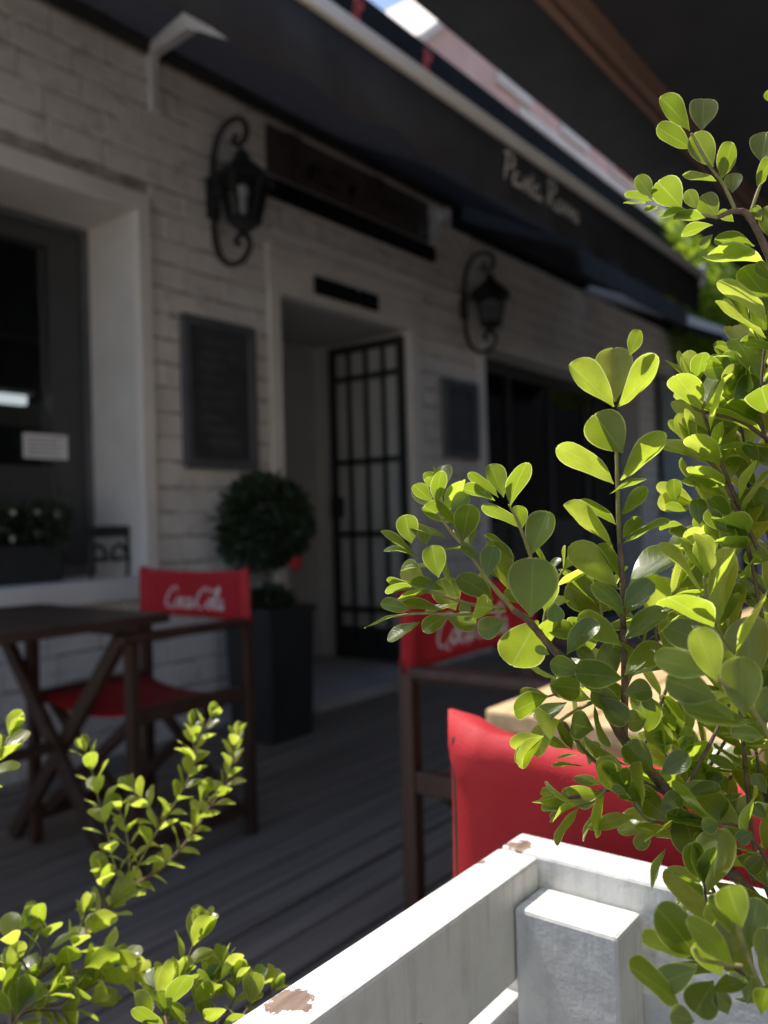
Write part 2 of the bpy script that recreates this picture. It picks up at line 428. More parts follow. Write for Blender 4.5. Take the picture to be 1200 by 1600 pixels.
def lay(x, L, z, h):
    global nbr
    if L < .035 or h < .03: return
    me = random.choice(BR)
    if x+L > 1.55 and x < 5.45 and z < 3.26:
        o = bpy.data.objects.new('brick', me); col.objects.link(o); o.parent = wall
        o.location = (x, WY+random.uniform(-.0025, .0025), z); o.scale = (L, 1, h); nbr += 1
    else:
        n = len(stuff.v); stuff.v += [(x+v.co.x*L, WY+v.co.y, z+v.co.z*h) for v in me.vertices]
        stuff.f += [tuple(n+i for i in p.vertices) for p in me.polygons]
while z < 3.2:
    x = X0 + (0 if course % 2 else -.14) + random.uniform(-.02, .02)
    hh = H*random.uniform(.94, 1.04)
    while x < 10.0:
        L = random.choice((.24, .27, .29, .30)) + random.uniform(-.012, .012)
        segs = [(x, x+L-.005)]
        for s in SUR:
            if z+hh*.6 > s[2] and z+hh*.4 < s[3]:
                ns = []
                for a, c in segs:
                    if c <= s[0] or a >= s[1]: ns.append((a, c)); continue
                    if a < s[0]: ns.append((a, s[0]))
                    if c > s[1]: ns.append((s[1], c))
                segs = ns
        for a, c in segs: lay(a, c-a, z, hh-random.choice((.005, .008, .011)))
        x += L
    z += hh; course += 1
P(stuff, 'brick_mass', 'painted_brick', wall, kind='stuff')
print('BRICKS', nbr)

# window: surround, deep reveal, sill, sash, panes
m = MB()
m.box(WIN[1]+.0, WIN[1]+.075, WY-.028, WY+.02, WIN[2]-.0, WIN[3]+.09)
m.box(WIN[0]-.075, WIN[0], WY-.028, WY+.02, WIN[2], WIN[3]+.09)
m.box(WIN[0], WIN[1], WY-.028, WY+.02, WIN[3], WIN[3]+.09)
P(m, 'window_surround', 'white_trim', None, .006)
RB = 3.60
m = MB()
m.box(WIN[1], WIN[1]+.05, WY+.02, RB+.1, WIN[2], WIN[3]); m.box(WIN[0]-.05, WIN[0], WY+.02, RB+.1, WIN[2], WIN[3])
m.box(WIN[0]-.05, WIN[1]+.05, WY+.02, RB+.1, WIN[3], WIN[3]+.05)
P(m, 'window_reveal', 'plaster')
m = MB(); m.box(.86, 2.40, WY-.075, RB+.1, WIN[2]-.095, WIN[2]); P(m, 'window_sill', 'sill_stone', None, .008)
win = empty('w', None, None); win.name = 'window'; win.parent = bld; win.location = Vector((1.6, RB, .8))-bld.location
def PW(mb, name, mat, bevel=0):
    o = mb.build(name, mat, win, bevel); o.location = -Vector((1.6, RB, .8)); return o
wx0, wx1, wz0, wz1 = WIN
m = MB(); f = .035
m.box(wx0, wx1, RB-.02, RB+.05, wz1-f, wz1); m.box(wx0, wx0+f, RB-.02, RB+.05, wz0, wz1-f); m.box(wx1-f, wx1, RB-.02, RB+.05, wz0, wz1-f)
m.box(wx0+f, wx1-f, RB-.02, RB+.05, wz0, wz0+.05); PW(m, 'frame', 'frame_grey', .004)
m = MB(); s0 = 2.143
m.box(s0, wx1-f, RB, RB+.04, wz0+.05, wz1-f); m.box(wx0+f, wx0+f+.11, RB, RB+.04, wz0+.05, wz1-f)
m.box(wx0+f+.11, s0, RB, RB+.04, wz1-f-.09, wz1-f); m.box(wx0+f+.11, s0, RB, RB+.04, wz0+.05, wz0+.52); PW(m, 'sash', 'sash_metal', .003)
m = MB(); m.box(wx0+f+.11, s0, RB+.012, RB+.018, wz0+.52, wz1-f-.09); PW(m, 'pane', 'window_glass')
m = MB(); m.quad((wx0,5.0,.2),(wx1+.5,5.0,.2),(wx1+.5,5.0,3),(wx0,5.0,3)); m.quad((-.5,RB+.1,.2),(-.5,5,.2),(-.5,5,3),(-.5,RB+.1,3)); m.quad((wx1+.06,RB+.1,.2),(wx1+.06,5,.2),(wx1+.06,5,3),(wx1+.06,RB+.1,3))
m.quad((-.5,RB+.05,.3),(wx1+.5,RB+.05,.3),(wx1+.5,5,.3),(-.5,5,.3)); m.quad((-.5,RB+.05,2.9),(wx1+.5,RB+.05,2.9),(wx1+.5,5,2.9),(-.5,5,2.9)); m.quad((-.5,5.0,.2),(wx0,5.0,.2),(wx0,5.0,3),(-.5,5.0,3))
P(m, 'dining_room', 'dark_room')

# doorway: surround, cornice, vestibule, threshold
dx0, dx1, _, dz1 = DOOR
m = MB(); m.box(dx0-.085, dx0, WY-.025, WY+.05, 0, dz1+.225); m.box(dx1, dx1+.105, WY-.025, WY+.05, 0, dz1+.225); m.box(dx0, dx1, WY-.025, WY+.05, dz1, dz1+.225)
P(m, 'door_surround', 'white_trim', None, .006)
m = MB(); m.box(dx0-.06, dx1+.08, WY-.045, WY-.025, dz1+.150, dz1+.172); m.box(dx0-.10, dx1+.12, WY-.055, WY+.01, dz1+.225, dz1+.262); m.box(dx0-.04, dx1+.6, WY-.06, WY+.01, dz1+.33, dz1+.35)
P(m, 'door_moulding', 'white_trim', None, .004)
VB = 4.05
m = MB(); m.box(dx1, dx1+.3, WY+.05, VB+.2, 0, 2.6); m.box(dx0-.2, dx0, WY+.05, VB+.2, 0, 2.6); m.box(dx0-.2, dx1+.3, WY+.05, VB+.2, dz1, 2.7)
P(m, 'vestibule_wall', 'vestibule_paint')
m = MB(); m.box(dx0, dx1, VB, VB+.05, .06, dz1); dr = P(m, 'inner_door', 'grey_door_paint')
m = MB(); m.box(dx0, dx1, 2.98, VB+.2, -.15, .055); P(m, 'threshold', 'step_stone', None, .008)
# gate leaf, folded inwards at right angles to the wall
gate = empty('iron_gate', 'black iron grille gate leaf standing open in the white doorway', 'gate', (dx1-.035, WY+.02, .06))
gl = .60; gz = 2.17
m = MB()
for a in (0, gl): m.box(-.02, .02, a, a+.045, 0, gz)
m.box(-.02, .02, .045, gl, 0, .05); m.box(-.02, .02, .045, gl, gz-.05, gz); m.build('gate_frame', 'iron_gate', gate, .003)
for k in range(1, 4):
    MB().box(-.011, .011, .0225+gl*k/4-.011, .0225+gl*k/4+.011, .05, gz-.05).build('bar', 'iron_gate', gate)
for zz in (.34, .86, 1.36, 1.94):
    MB().box(-.017, .017, .045, gl, zz-.018, zz+.018).build('rail', 'iron_gate', gate)
MB().box(.004, .008, .045, gl, .05, .22).build('kick_plate', 'iron_gate', gate)
MB().box(-.028, .028, gl-.03, gl+.05, .98, 1.12).build('lock_box', 'iron_gate', gate)

# wide dark shop glazing farther along
m = MB(); m.box(5.36, 5.45, WY-.025, WY+.30, 0, 2.40); m.box(5.45, 8.6, WY-.025, WY+.30, 2.306, 2.40); m.box(8.6, 8.7, WY-.025, WY+.30, 0, 2.40)
P(m, 'glazing_surround', 'white_trim', None, .006)
m = MB(); m.box(5.45, 8.6, WY+.22, WY+.27, 0, .12); m.box(5.45, 8.6, WY+.22, WY+.27, 2.2, 2.306)
for xx in (5.45, 6.2, 6.98, 7.76, 8.54): m.box(xx, xx+.06, WY+.215, WY+.275, .12, 2.2)
m.box(5.51, 8.54, WY+.218, WY+.272, .92, .98)
sf = P(m, 'glazing_frame', 'iron_gate')
for xx in (5.51, 6.26, 7.04, 7.82):
    P(MB().box(xx, xx+.70, WY+.24, WY+.246, .98, 2.2), 'pane', 'window_glass', sf); P(MB().box(xx, xx+.70, WY+.235, WY+.25, .12, .92), 'panel', 'iron_gate', sf)
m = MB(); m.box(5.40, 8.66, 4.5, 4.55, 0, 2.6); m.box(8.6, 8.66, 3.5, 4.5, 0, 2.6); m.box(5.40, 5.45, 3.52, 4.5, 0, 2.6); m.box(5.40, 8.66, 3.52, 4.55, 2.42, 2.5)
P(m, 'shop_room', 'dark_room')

# fascia with red letters above the awning
m = MB(); m.box(3.6, X1, WY-.10, WY-.003, 3.345, 4.225); m.box(5.06, X1, WY-.098, WY-.003, 3.10, 3.344); fas = P(m, 'fascia', 'fascia_paint', None, .004)
P(MB().box(X0, 3.599, WY-.06, WY+.2, 3.345, 3.45), 'parapet', 'fascia_paint')
for xx in (3.90, 4.64):
    m = lettering('R', lambda u, v, xx=xx: (xx+u, WY-.104, 4.02+v), .10, .12); P(m, 'red_letter', 'red_paint', fas)

# ------------------------------------------------------------ things fixed on the wall
def board(name, label, x0, x1, z0, z1, chalk, fr=.045):
    o = empty(name, label, 'notice board', ((x0+x1)/2, 3.195, z0))
    w2, h = (x1-x0)/2, z1-z0
    m = MB(); m.box(-w2, -w2+fr, -.035, 0, 0, h); m.box(w2-fr, w2, -.035, 0, 0, h); m.box(-w2+fr, w2-fr, -.035, 0, 0, fr); m.box(-w2+fr, w2-fr, -.035, 0, h-fr, h)
    m.build('frame', 'frame_grey', o, .004)
    MB().box(-w2+fr, w2-fr, -.018, -.004, fr, h-fr).build('slate', 'slate', o)
    if chalk:
        rr = random.Random(5); mb = MB()
        for k in range(9):
            zz = h-fr-.07-k*.062; xa = -w2+fr+.05+rr.uniform(0, .03); xb = w2-fr-.05-rr.uniform(0, .12)
            n = int((xb-xa)/.007); pts = [(xa+(xb-xa)*i/n, -.0205, zz+rr.uniform(-.012, .014)) for i in range(n+1)]
            for p, q in zip(pts, pts[1:]):
                if rr.random() < .8: mb.bar(p, q, .0012, .0022)
        mb.build('chalk_writing', 'chalk', o, kind='stuff')
    return o
board('chalk_board', 'large grey framed chalk menu board between window and doorway', 2.575, 3.048, 1.285, 2.030, True)
board('chalk_board', 'small dark menu board on the wall right of the gate', 4.84, 5.285, 1.44, 1.99, False)
pq = empty('door_plaque', 'narrow dark two piece plaque above the doorway', 'sign', (3.81, WY-.047, 2.31))
MB().box(-.29, .09, -.018, 0, 0, .10).build('plate', 'fascia_paint', pq, .004)
MB().box(.115, .29, -.018, 0, 0, .10).build('plate', 'fascia_paint', pq, .004)
sg = empty('wall_sign', 'dark cut out script name sign on rail above the doorway', 'sign', (3.9, 3.19, 2.8))
MB().box(-.73, .85, -.045, -.005, -.03, .07).build('sign_rail', 'fascia_paint', sg, .004)
MB().box(-.72, .82, -.012, -.005, .10, .37).build('shade_panel', 'sign_shade', sg, .003)  # added dark panel, gives the wall behind the letters its shade
m = lettering('Pasta Rosso', lambda u, v: (u+.04, -.03, .125+v*.72), 1.42, .10, .12); lo_ = m.build('letters', 'sign_letters', sg)
sm = lo_.modifiers.new('solid', 'SOLIDIFY'); sm.thickness = .02

pn = empty('paper_notice', 'white printed paper notice stuck inside the dark window', 'notice', (2.107, RB-.004, 1.335))
MB().box(-.11, .11, -.003, 0, 0, .115).build('sheet', 'paper', pn)
m = MB()
for k in range(5): m.box(-.09, .09-.03*(k % 2), -.0045, -.0035, .016+k*.019, .020+k*.019)
m.build('print_lines', 'ink', pn)
tb = empty('tube_lamp', 'lit white fluorescent tube behind the window glass', 'lamp', (1.85, 3.9, 1.625))
m = MB(); m.box(-.75, .33, -.02, .02, 0, .045); m.build('tube', 'tube_light', tb)
m = MB(); m.box(-.78, .36, -.03, .03, .045, .07); m.build('housing', 'white_metal', tb)
m = MB(); m.tube([(-.6,0,.07),(-.6,0,1.33)], .006); m.tube([(.2,0,.07),(.2,0,1.33)], .006); m.build('hanger', 'iron', tb)

# wall lanterns
def scroll(c0, c1, flip):
    pts = []
    return pts
def lantern():
    o = empty('wall_lantern', 'black iron scroll lantern above the large chalk menu board', 'lantern', (2.80, 3.20, 2.64), group='wall lanterns')
    m = MB(); m.box(-.03, .03, -.02, 0, -.10, .10); m.build('back_plate', 'iron', o, .006)
    def curl(sg):
        p = [(0, -.02, 0), (0, -.015, .14*sg), (0, -.035, .26*sg), (0, -.09, .335*sg), (0, -.165, .345*sg), (0, -.215, .30*sg), (0, -.215, .24*sg), (0, -.175, .215*sg), (0, -.145, .235*sg), (0, -.155, .265*sg), (0, -.178, .262*sg)]
        return catmull(p, 6)
    m = MB(); t = curl(1); m.tube(t, [.013]*(len(t)-12)+[.013-.0005*i for i in range(12)]); m.build('upper_scroll', 'iron', o)
    m = MB(); t = curl(-1); m.tube(t, [.013]*(len(t)-12)+[.013-.0005*i for i in range(12)]); m.build('lower_scroll', 'iron', o)
    m = MB(); m.tube(catmull([(0,-.02,.03),(0,-.10,.05),(0,-.17,.13),(0,-.19,.17)], 6), .009); m.build('arm', 'iron', o)
    c = (0, -.19, 0)
    m = MB(); m.lathe(c, [(.012,.19),(.03,.165),(.035,.135),(.06,.11),(.125,.045),(.13,.03),(.10,.028)], 6, R(30)); m.build('cap', 'iron', o)
    m = MB()
    for k in range(6):
        a = R(30+60*k); m.bar((.098*math.cos(a), c[1]+.098*math.sin(a), .03), (.062*math.cos(a), c[1]+.062*math.sin(a), -.155), .012, .012)
    m.lathe(c, [(.035,-.20),(.045,-.185),(.072,-.165),(.068,-.150),(.05,-.15)], 6, R(30)); m.lathe(c, [(.006,-.235),(.014,-.22),(.01,-.20)], 8); m.build('cage', 'iron', o)
    m = MB(); n = 6
    for k in range(6):
        a = R(30+60*k); q = R(90+60*k)
        m.quad((.060*math.cos(a), c[1]+.060*math.sin(a), -.150), (.060*math.cos(q), c[1]+.060*math.sin(q), -.150), (.094*math.cos(q), c[1]+.094*math.sin(q), .028), (.094*math.cos(a), c[1]+.094*math.sin(a), .028))
    m.build('glass', 'window_glass', o)
    m = MB(); m.lathe(c, [(.014,-.15),(.014,-.06),(.006,-.055),(.026,-.02),(.02,.01),(.005,.02)], 10); m.smooth = True; m.build('bulb', 'paper', o)
    return o
la = lantern(); la.scale = (1.3, 1.22, 1.02)
lb = copy_tree(la); lb.location = (5.16, 3.20, 2.55); lb['label'] = 'shadowy iron scroll lantern above the small dark menu board'

# awning bracket on the wall (white arm)
ab = empty('awning_bracket', 'white bent metal bracket high on the brick wall under the awning', 'bracket', (2.45, 3.20, 2.95))
m = MB(); m.bar((0,-.02,0), (0,-.02,.34), .05, .03, (0,1,0)); m.build('wall_plate', 'white_metal', ab, .004)
m = MB(); m.bar((0,-.03,.29), (-.67,-1.10,-.30), .05, .055); m.build('arm', 'white_metal', ab, .006)
m = MB(); m.bar((-.665,-1.09,-.295), (-.78,-1.45,-.53), .045, .05); m.build('folding_arm', 'white_metal', ab, .006)

# ------------------------------------------------------------ awnings
aw = empty('awning', 'dark cloth awning with white front bar and script on its valance', 'awning', (2, 1.48, 2.4))
def cloth(x0, x1, y0, z0, y1, z1, nx, ny, sag, th=.004, wave=.0):
    m = MB(); m.smooth = True
    for s in (0, 1):
        for j in range(ny+1):
            for i in range(nx+1):
                u, v = i/nx, j/ny
                z = z0+(z1-z0)*v - sag*math.sin(math.pi*v) + wave*math.sin(u*nx*1.7)*math.sin(math.pi*v) + s*th
                m.v.append((x0+(x1-x0)*u, y0+(y1-y0)*v, z))
    k = (nx+1)*(ny+1)
    for j in range(ny):
        for i in range(nx):
            a = j*(nx+1)+i; m.f += [(a, a+nx+1, a+nx+2, a+1), (k+a, k+a+1, k+a+nx+2, k+a+nx+1)]
    for j in range(ny):
        for i in (0, nx): a = j*(nx+1)+i; m.f.append((a, a+nx+1, k+a+nx+1, k+a))
    for i in range(nx):
        for j in (0, ny): a = j*(nx+1)+i; m.f.append((a, a+1, k+a+1, k+a))
    return m
P(cloth(.72, 5.02, 3.17, 3.27, 1.50, 2.425, 24, 8, .03, .004, .006), 'fabric', 'awning_cloth', aw)
m = MB(); m.box(.72, 5.03, 1.455, 1.505, 2.378, 2.424); P(m, 'front_bar', 'white_metal', aw, .006)
m = MB(); m.smooth = True; nx = 60
for i in range(nx+1):
    x = .72+4.30*i/nx
    for z, yy in ((2.379, 1.478), (2.30, 1.478+.006*math.sin(i*1.3)), (2.165+.012*math.cos(i*1.05), 1.478+.016*math.sin(i*1.3))): m.v.append((x, yy, z))
for i in range(nx):
    for j in (0, 1): a = i*3+j; m.f.append((a, a+3, a+4, a+1))
va = P(m, 'valance', 'awning_cloth', aw); so_ = va.modifiers.new('solid', 'SOLIDIFY'); so_.thickness = .002
m = lettering('Pasta Rosso', lambda u, v: (2.96+u, 1.452, 2.222+v*.82), .64, .075, .12); P(m, 'lettering', 'awning_lettering', va)
m = MB(); m.box(.72, 5.02, 3.10, 3.198, 3.22, 3.34); P(m, 'cassette', 'awning_cloth_black', aw, .01)
m = MB(); m.box(5.034, 5.05, 1.44, 1.55, 2.33, 2.46); P(m, 'end_cap', 'grey_awning', aw, .01)

# street side canopy on a timber beam
cn = empty('street_canopy', 'black canopy on a brown timber beam at upper right', 'canopy', (5, -.6, 0))
P(cloth(1.95, 9.2, 1.445, 2.60, -.6, 3.0, 20, 8, .0, .006), 'fabric', 'awning_cloth_black', cn)
P(cloth(1.95, 9.2, -.6, 3.0, -2.6, 2.62, 20, 8, .0, .006), 'fabric', 'awning_cloth_black', cn)
m = MB(); m.box(1.95, 9.2, 1.062, 1.092, 2.575, 2.665); m.box(1.95, 9.2, 1.108, 1.138, 2.575, 2.655); P(m, 'timber_beam', 'beam_wood', cn, .004)
m = MB(); m.box(1.96, 9.19, 1.092, 1.108, 2.60, 2.65); P(m, 'beam_packing', 'awning_cloth_black', cn)
m = MB(); m.box(1.95, 9.2, -.66, -.60, 2.90, 2.985); P(m, 'ridge_beam', 'beam_wood', cn)
for xx in (2.05, 5.6, 9.12):
    m = MB(); m.box(xx-.045, xx+.045, -.685, -.595, -.12, 2.9); P(m, 'post', 'beam_wood', cn, .005)
    m = MB(); m.bar((xx+.002, -.6, 2.86), (xx+.002, 1.06, 2.61), .05, .07); P(m, 'rafter', 'awning_cloth_black', cn)
    m = MB(); m.bar((xx+.002, -.6, 2.05), (xx+.002, .45, 2.66), .05, .06); P(m, 'brace', 'awning_cloth_black', cn)

# added unseen dark screen, keeps street light off the right of the wall
ws = empty('shade_screen', 'added unseen boarded screen shading the right of the terrace', 'screen', (6.7, .95, 0))
for k in range(15): P(MB().box(4.46, 9.0, .94, .96, .04+k*.16, .19+k*.16), 'plank', 'awning_cloth_black', ws)
for xx in (4.48, 6.0, 7.5, 8.95): P(MB().box(xx-.03, xx+.03, .905, .939, 0, 2.46), 'post', 'fascia_paint', ws)

# lean grey awning of the next shop
a3 = empty('lean_awning', 'small pale grey sloping awning far down the shop row', 'awning', (8.2, 2.6, 2.6))
P(cloth(7.28, 9.6, 3.2, 3.18, 1.95, 2.52, 6, 3, .0, .006), 'fabric', 'awning_cloth_black', a3)
m = MB(); m.v = [(7.26,3.19,3.20),(7.26,1.93,2.535),(7.26,1.93,2.47),(7.26,3.19,3.06)]; m.f = [(0,1,2,3)]; o = P(m, 'side_panel', 'grey_awning', a3); q = o.modifiers.new('s', 'SOLIDIFY'); q.thickness = .02
m = MB(); m.box(7.26, 9.6, 1.93, 1.95, 2.44, 2.53); P(m, 'front_bar', 'grey_awning', a3)
m = MB(); m.box(7.33, 9.5, 3.0, 3.2, .0, .02)

# dark awning added to block light past the end of the white bar
a2 = empty('shade_awning', 'added plain dark awning shading the far shopfront past the white bar', 'awning', (6.1, 2.4, 2.6))
P(cloth(4.97, 7.2, 3.2, 3.16, 2.25, 2.72, 8, 4, .01, .005), 'fabric', 'awning_cloth_black', a2)
P(MB().box(5.06, 7.2, 2.23, 2.25, 2.58, 2.73), 'valance', 'awning_cloth_black', a2)
# added unseen buildings: two dark ones block light, a cream one bounces sun
ow = empty('shade_building', 'added unseen dark building beyond the canopy blocking street light', 'building', (8, -3, -.16))
P(MB().box(.45, 16, -3.4, -2.75, -.16, 3.6), 'wall', 'blocker_render', ow); P(MB().box(.35, 16.1, -3.5, -2.70, 3.6, 3.75), 'coping', 'roof_tar', ow)
P(MB().box(3.2, 4.1, -2.749, -2.73, -.16, 2.0), 'door', 'iron_gate', ow)
for xx in (5.2, 7.4, 9.6): P(MB().box(xx, xx+1.1, -2.749, -2.73, .8, 2.1), 'window', 'sash_metal', ow)
eb = empty('end_blocker', 'added unseen dark building shutting out sky light at the far end', 'building', (19, 0, -.16))  # added out of view to keep bright sky out of the panes
P(MB().box(18, 20, -6, 3.1, -.16, 5.0), 'wall', 'blocker_render', eb); P(MB().box(17.9, 20.1, -6.1, 3.15, 5.0, 5.2), 'coping', 'roof_tar', eb)
P(MB().box(17.97, 17.999, .4, 1.5, -.16, 2.1), 'door', 'iron_gate', eb)
oh = empty('bounce_facade', 'added unseen cream facade bouncing warm sun onto the brick wall', 'building', (-4, -12, -.16))  # added out of view as a warm reflector for the wall
hw2 = P(MB().box(-16, 14, -18, -10.5, -.16, 7.5), 'wall', 'bounce_cream', oh); P(MB().box(-16.3, 14.3, -18.3, -10.2, 7.5, 7.8), 'roof', 'roof_tar', oh)
for k in range(7):
    for zz in (.9, 4.2):
        P(MB().box(-14.5+k*4, -13.2+k*4, -10.499, -10.46, zz, zz+1.6), 'window', 'sash_metal', oh)

# pink neighbour rising above the fascia
nb = empty('pink_house', 'tall pink walled house rising above the dark fascia', 'building', (14, 6, 0))
pg = [(9.12,-.15),(30,-.15),(30,9.0),(15,12.4),(9.12,7.38)]; m = MB(); m.v = [(x, 6.2, z) for x, z in pg]+[(x, 14, z) for x, z in pg]
m.f = [(0,1,2,3,4), (9,8,7,6,5)]+[(i, 5+i, 5+(i+1) % 5, (i+1) % 5) for i in range(5)]; hw = P(m, 'wall', 'pink_wall', nb)
m = MB(); m.bar((8.95, 10.1, 7.30), (15.0, 10.1, 12.46), 8.1, .10, (0,0,1)); m.bar((15.0, 10.1, 12.46), (30.1, 10.1, 9.03), 8.1, .10, (0,0,1)); P(m, 'roof', 'pale_trim', nb)
for zz in (5.7, 7.4):
    P(MB().box(9.12 if zz < 7 else 11+(zz-7)*2, 30, 6.15, 6.199, zz, zz+.14), 'string_course', 'pale_trim', nb)
for k in range(8):
    for zz in (5.98, 7.7):
        xx = 11.2+k*2.2
        wn = P(MB().box(xx-.09, xx+.99, 6.13, 6.198, zz-.08, zz+1.28), 'window', 'pale_trim', nb)
        P(MB().box(xx, xx+.9, 6.118, 6.135, zz, zz+1.2), 'pane', 'shutter_red' if (k+int(zz)) % 3 == 0 else 'pale_trim', wn)

# ============================================================ FURNITURE
CH = {}
def chair(label, loc, rz, first=[None]):
    if first[0] is None:
        o = empty('director_chair', label, 'chair', group='red canvas chairs')
        W, D = .53, .44                                           # width between posts, depth; faces +y, back at y = 0
        for sx in (-1, 1):
            x = sx*W/2
            m = MB(); m.box(x-.017, x+.017, -.017, .017, 0, .70); m.box(x-.013, x+.013, -.013, .013, .70, .850); m.build('rear_post', 'chair_wood', o, .004)
            m = MB(); m.box(x-.017, x+.017, D-.017, D+.017, 0, .675); m.build('front_leg', 'chair_wood', o, .004)
            m = MB(); m.box(x-.028, x+.028, .018, D+.05, .675, .70); m.build('armrest', 'chair_wood', o, .008)
            MB().box(x-.012, x+.012, .017, D-.017, .07, .11).build('side_rail', 'chair_wood', o, .003); MB().box(x-.012, x+.012, .017, D-.017, .44, .485).build('side_rail', 'chair_wood', o, .003)
        for yy in (.05, D-.05):
            m = MB(); m.bar((-W/2+.02, yy, .10), (W/2-.02, yy, .455), .022, .034); m.build('cross_brace', 'chair_wood', o, .003)
            m = MB(); m.bar((-W/2+.02, yy+.024, .455), (W/2-.02, yy+.024, .10), .022, .034); m.build('cross_brace', 'chair_wood', o, .003)
        # seat canvas, sagging
        m = MB(); m.smooth = True; n = 10
        for j in range(3):
            for i in range(n+1):
                u = i/n*2-1; m.v.append((u*(W/2-.012), .02+(D-.04)*j/2, .475-.035*(1-u*u)))
        for j in range(2):
            for i in range(n): a = j*(n+1)+i; m.f.append((a, a+1, a+n+2, a+n+1))
        s = m.build('seat_canvas', 'red_canvas', o); q = s.modifiers.new('s', 'SOLIDIFY'); q.thickness = .006
        # back canvas: a sleeve round each post, bowed between them
        def bow(u, v):                                            # u -1..1 across, v 0..1 up
            e = .022*max(0, (abs(u)-.9)/.1) ** 2
            y = -.010*(1-u*u)+.0025*math.sin(7*u+3*v)
            z = .684+v*.172 - (.010*math.cos(u*math.pi/2) if v > .5 else -.006*math.cos(u*math.pi/2))*abs(2*v-1) + (.008*max(0, abs(u)-.88)/.12 if v > .9 else 0)
            return Vector((u*(W/2+.022), y, z))
        m = MB(); m.smooth = True; nu, nv = 32, 10
        for side in (-1, 1):
            for j in range(nv+1):
                for i in range(nu+1):
                    u = i/nu*2-1; p = bow(u, j/nv)
                    th = .004+.016*math.exp(-((abs(u)-.92)/.07)**2)
                    if i in (0, nu): th = 0
                    if j >= nv-1 or j <= 1: th += .0035
                    if j in (0, nv): th *= .55
                    m.v.append((p.x, p.y+side*th, p.z))
        k = (nu+1)*(nv+1)
        for j in range(nv):
            for i in range(nu):
                a = j*(nu+1)+i; m.f += [(a, a+1, a+nu+2, a+nu+1), (k+a, k+a+nu+1, k+a+nu+2, k+a+1)]
        for i in range(nu):
            m.f += [(i, k+i, k+i+1, i+1)]; a = nv*(nu+1)+i; m.f += [(a, a+1, k+a+1, k+a)]
        bc = m.build('back_canvas', 'red_canvas', o)
        for sd in (-1, 1):
            for vv in (.11, .89):
                sm_ = MB(); sm_.tube([bow(q/20-1+.025, vv)+Vector((0, sd*.0042, 0)) for q in range(2, 38)], .0009, 4); sm_.build('hem_stitch', 'seam_thread', bc)
        def mapf(side):
            def f(u, v):
                uu = (u if side < 0 else -u)/(W/2+.022); p = bow(uu, .18+v/.172)
                return (p.x, p.y+side*.0065, p.z)
            return f
        for side in (-1, 1):
            lettering('Coca-Cola', mapf(side), .31, .064, .20, COLA_SWASH).build('script_lettering', 'white_lettering', bc)
        first[0] = o
    else: o = copy_tree(first[0]); o['label'] = label
    o.location = loc; o.rotation_euler = (0, 0, rz)
    return o
# rz: local +y is the facing direction
chair('red canvas chair seen from behind just past the white planter', (.50, .045, 0), R(-90))
chair('red canvas chair pulled up to the dark table below the window', (1.87, 2.285, 0), R(90))
chair('red canvas chair in shade at the side of the sunlit table', (1.665, 1.025, 0), R(180))
chair('red canvas chair at the far end of the sunlit table', (2.62, .20, 0), R(90))

def table(label, x0, x1, y0, y1, mat, along, cat='table'):
    o = empty('folding_table', label, cat, ((x0+x1)/2, (y0+y1)/2, 0), group='wooden folding tables')
    lx, ly = (x1-x0)/2, (y1-y0)/2; n = 6
    pl = 2*ly/n
    for k in range(n):
        MB().box(-lx, lx, -ly+k*pl+.0015, -ly+(k+1)*pl-.0015, .722, .75+random.uniform(-.0008, .0008)).build('plank', mat, o, .005)
    for xa in (-lx+.06, lx-.10): MB().box(xa, xa+.04, -ly+.03, ly-.03, .685, .7215).build('batten', mat, o, .003)
    for sx in (-1, 1):
        xx = sx*(lx-.135)
        MB().bar((xx, -ly+.05, .69), (xx, ly-.05, .0), .028, .048, (0, 1, 0)).build('leg', mat, o, .004)
        MB().bar((xx-sx*.03, ly-.05, .69), (xx-sx*.03, -ly+.05, .0), .028, .048, (0, 1, 0)).build('leg', mat, o, .004)
    MB().bar((-lx+.15, 0, .345), (lx-.15, 0, .345), .03, .03).build('stretcher', mat, o)
    return o
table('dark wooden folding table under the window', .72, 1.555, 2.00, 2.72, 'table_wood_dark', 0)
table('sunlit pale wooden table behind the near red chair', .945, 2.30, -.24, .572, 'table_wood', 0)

# ------------------------------------------------------------ foliage helpers
def leaf_mesh(aspect, curl, fold, mat, name='leaf', seed=0):
    rr = random.Random(seed)
    S = [0, .06, .14, .24, .36, .50, .63, .75, .85, .92, .97, 1.0]
    Wd = [.05, .13, .33, .56, .78, .94, 1.0, .97, .85, .67, .43, .12]
    U = [-1, -.55, 0, .55, 1]
    m = MB(); m.smooth = True
    tw = rr.uniform(-.05, .05); a1 = rr.uniform(.90, 1.06); a2 = rr.uniform(.90, 1.06)
    for s, wd in zip(S, Wd):
        for u in U:
            x = u*wd*aspect/2*(a1 if u > 0 else a2)
            zz = fold*abs(u)**1.3*wd*aspect - curl*s*s + .035*wd*math.sin(7*s+u*2.5+seed*1.7)*abs(u) + tw*1.6*s*u*wd
            yy = s - (.018 if (u == 0 and s == 1.0) else 0)
            m.v.append((x, yy, zz)); m.uv.append((u, s))
    for j in range(len(S)-1):
        for i in range(4): a = j*5+i; m.f.append((a, a+1, a+6, a+5))
    return m.mesh(name, mat)
LEAVES = {}
for mt in ('box_leaf', 'box_leaf_young'):
    LEAVES[mt] = [leaf_mesh(a, c, f, mt, 'leaf', i) for i, (a, c, f) in enumerate(((.50, .10, .10), (.57, .14, .08), (.62, .06, .06), (.66, .16, .10), (.72, .08, .06), (.80, .12, .08), (.88, .05, .05), (.54, .22, .16), (.60, -.08, .12), (.64, .24, .02), (.68, .02, .16), (.76, .20, .12)))]
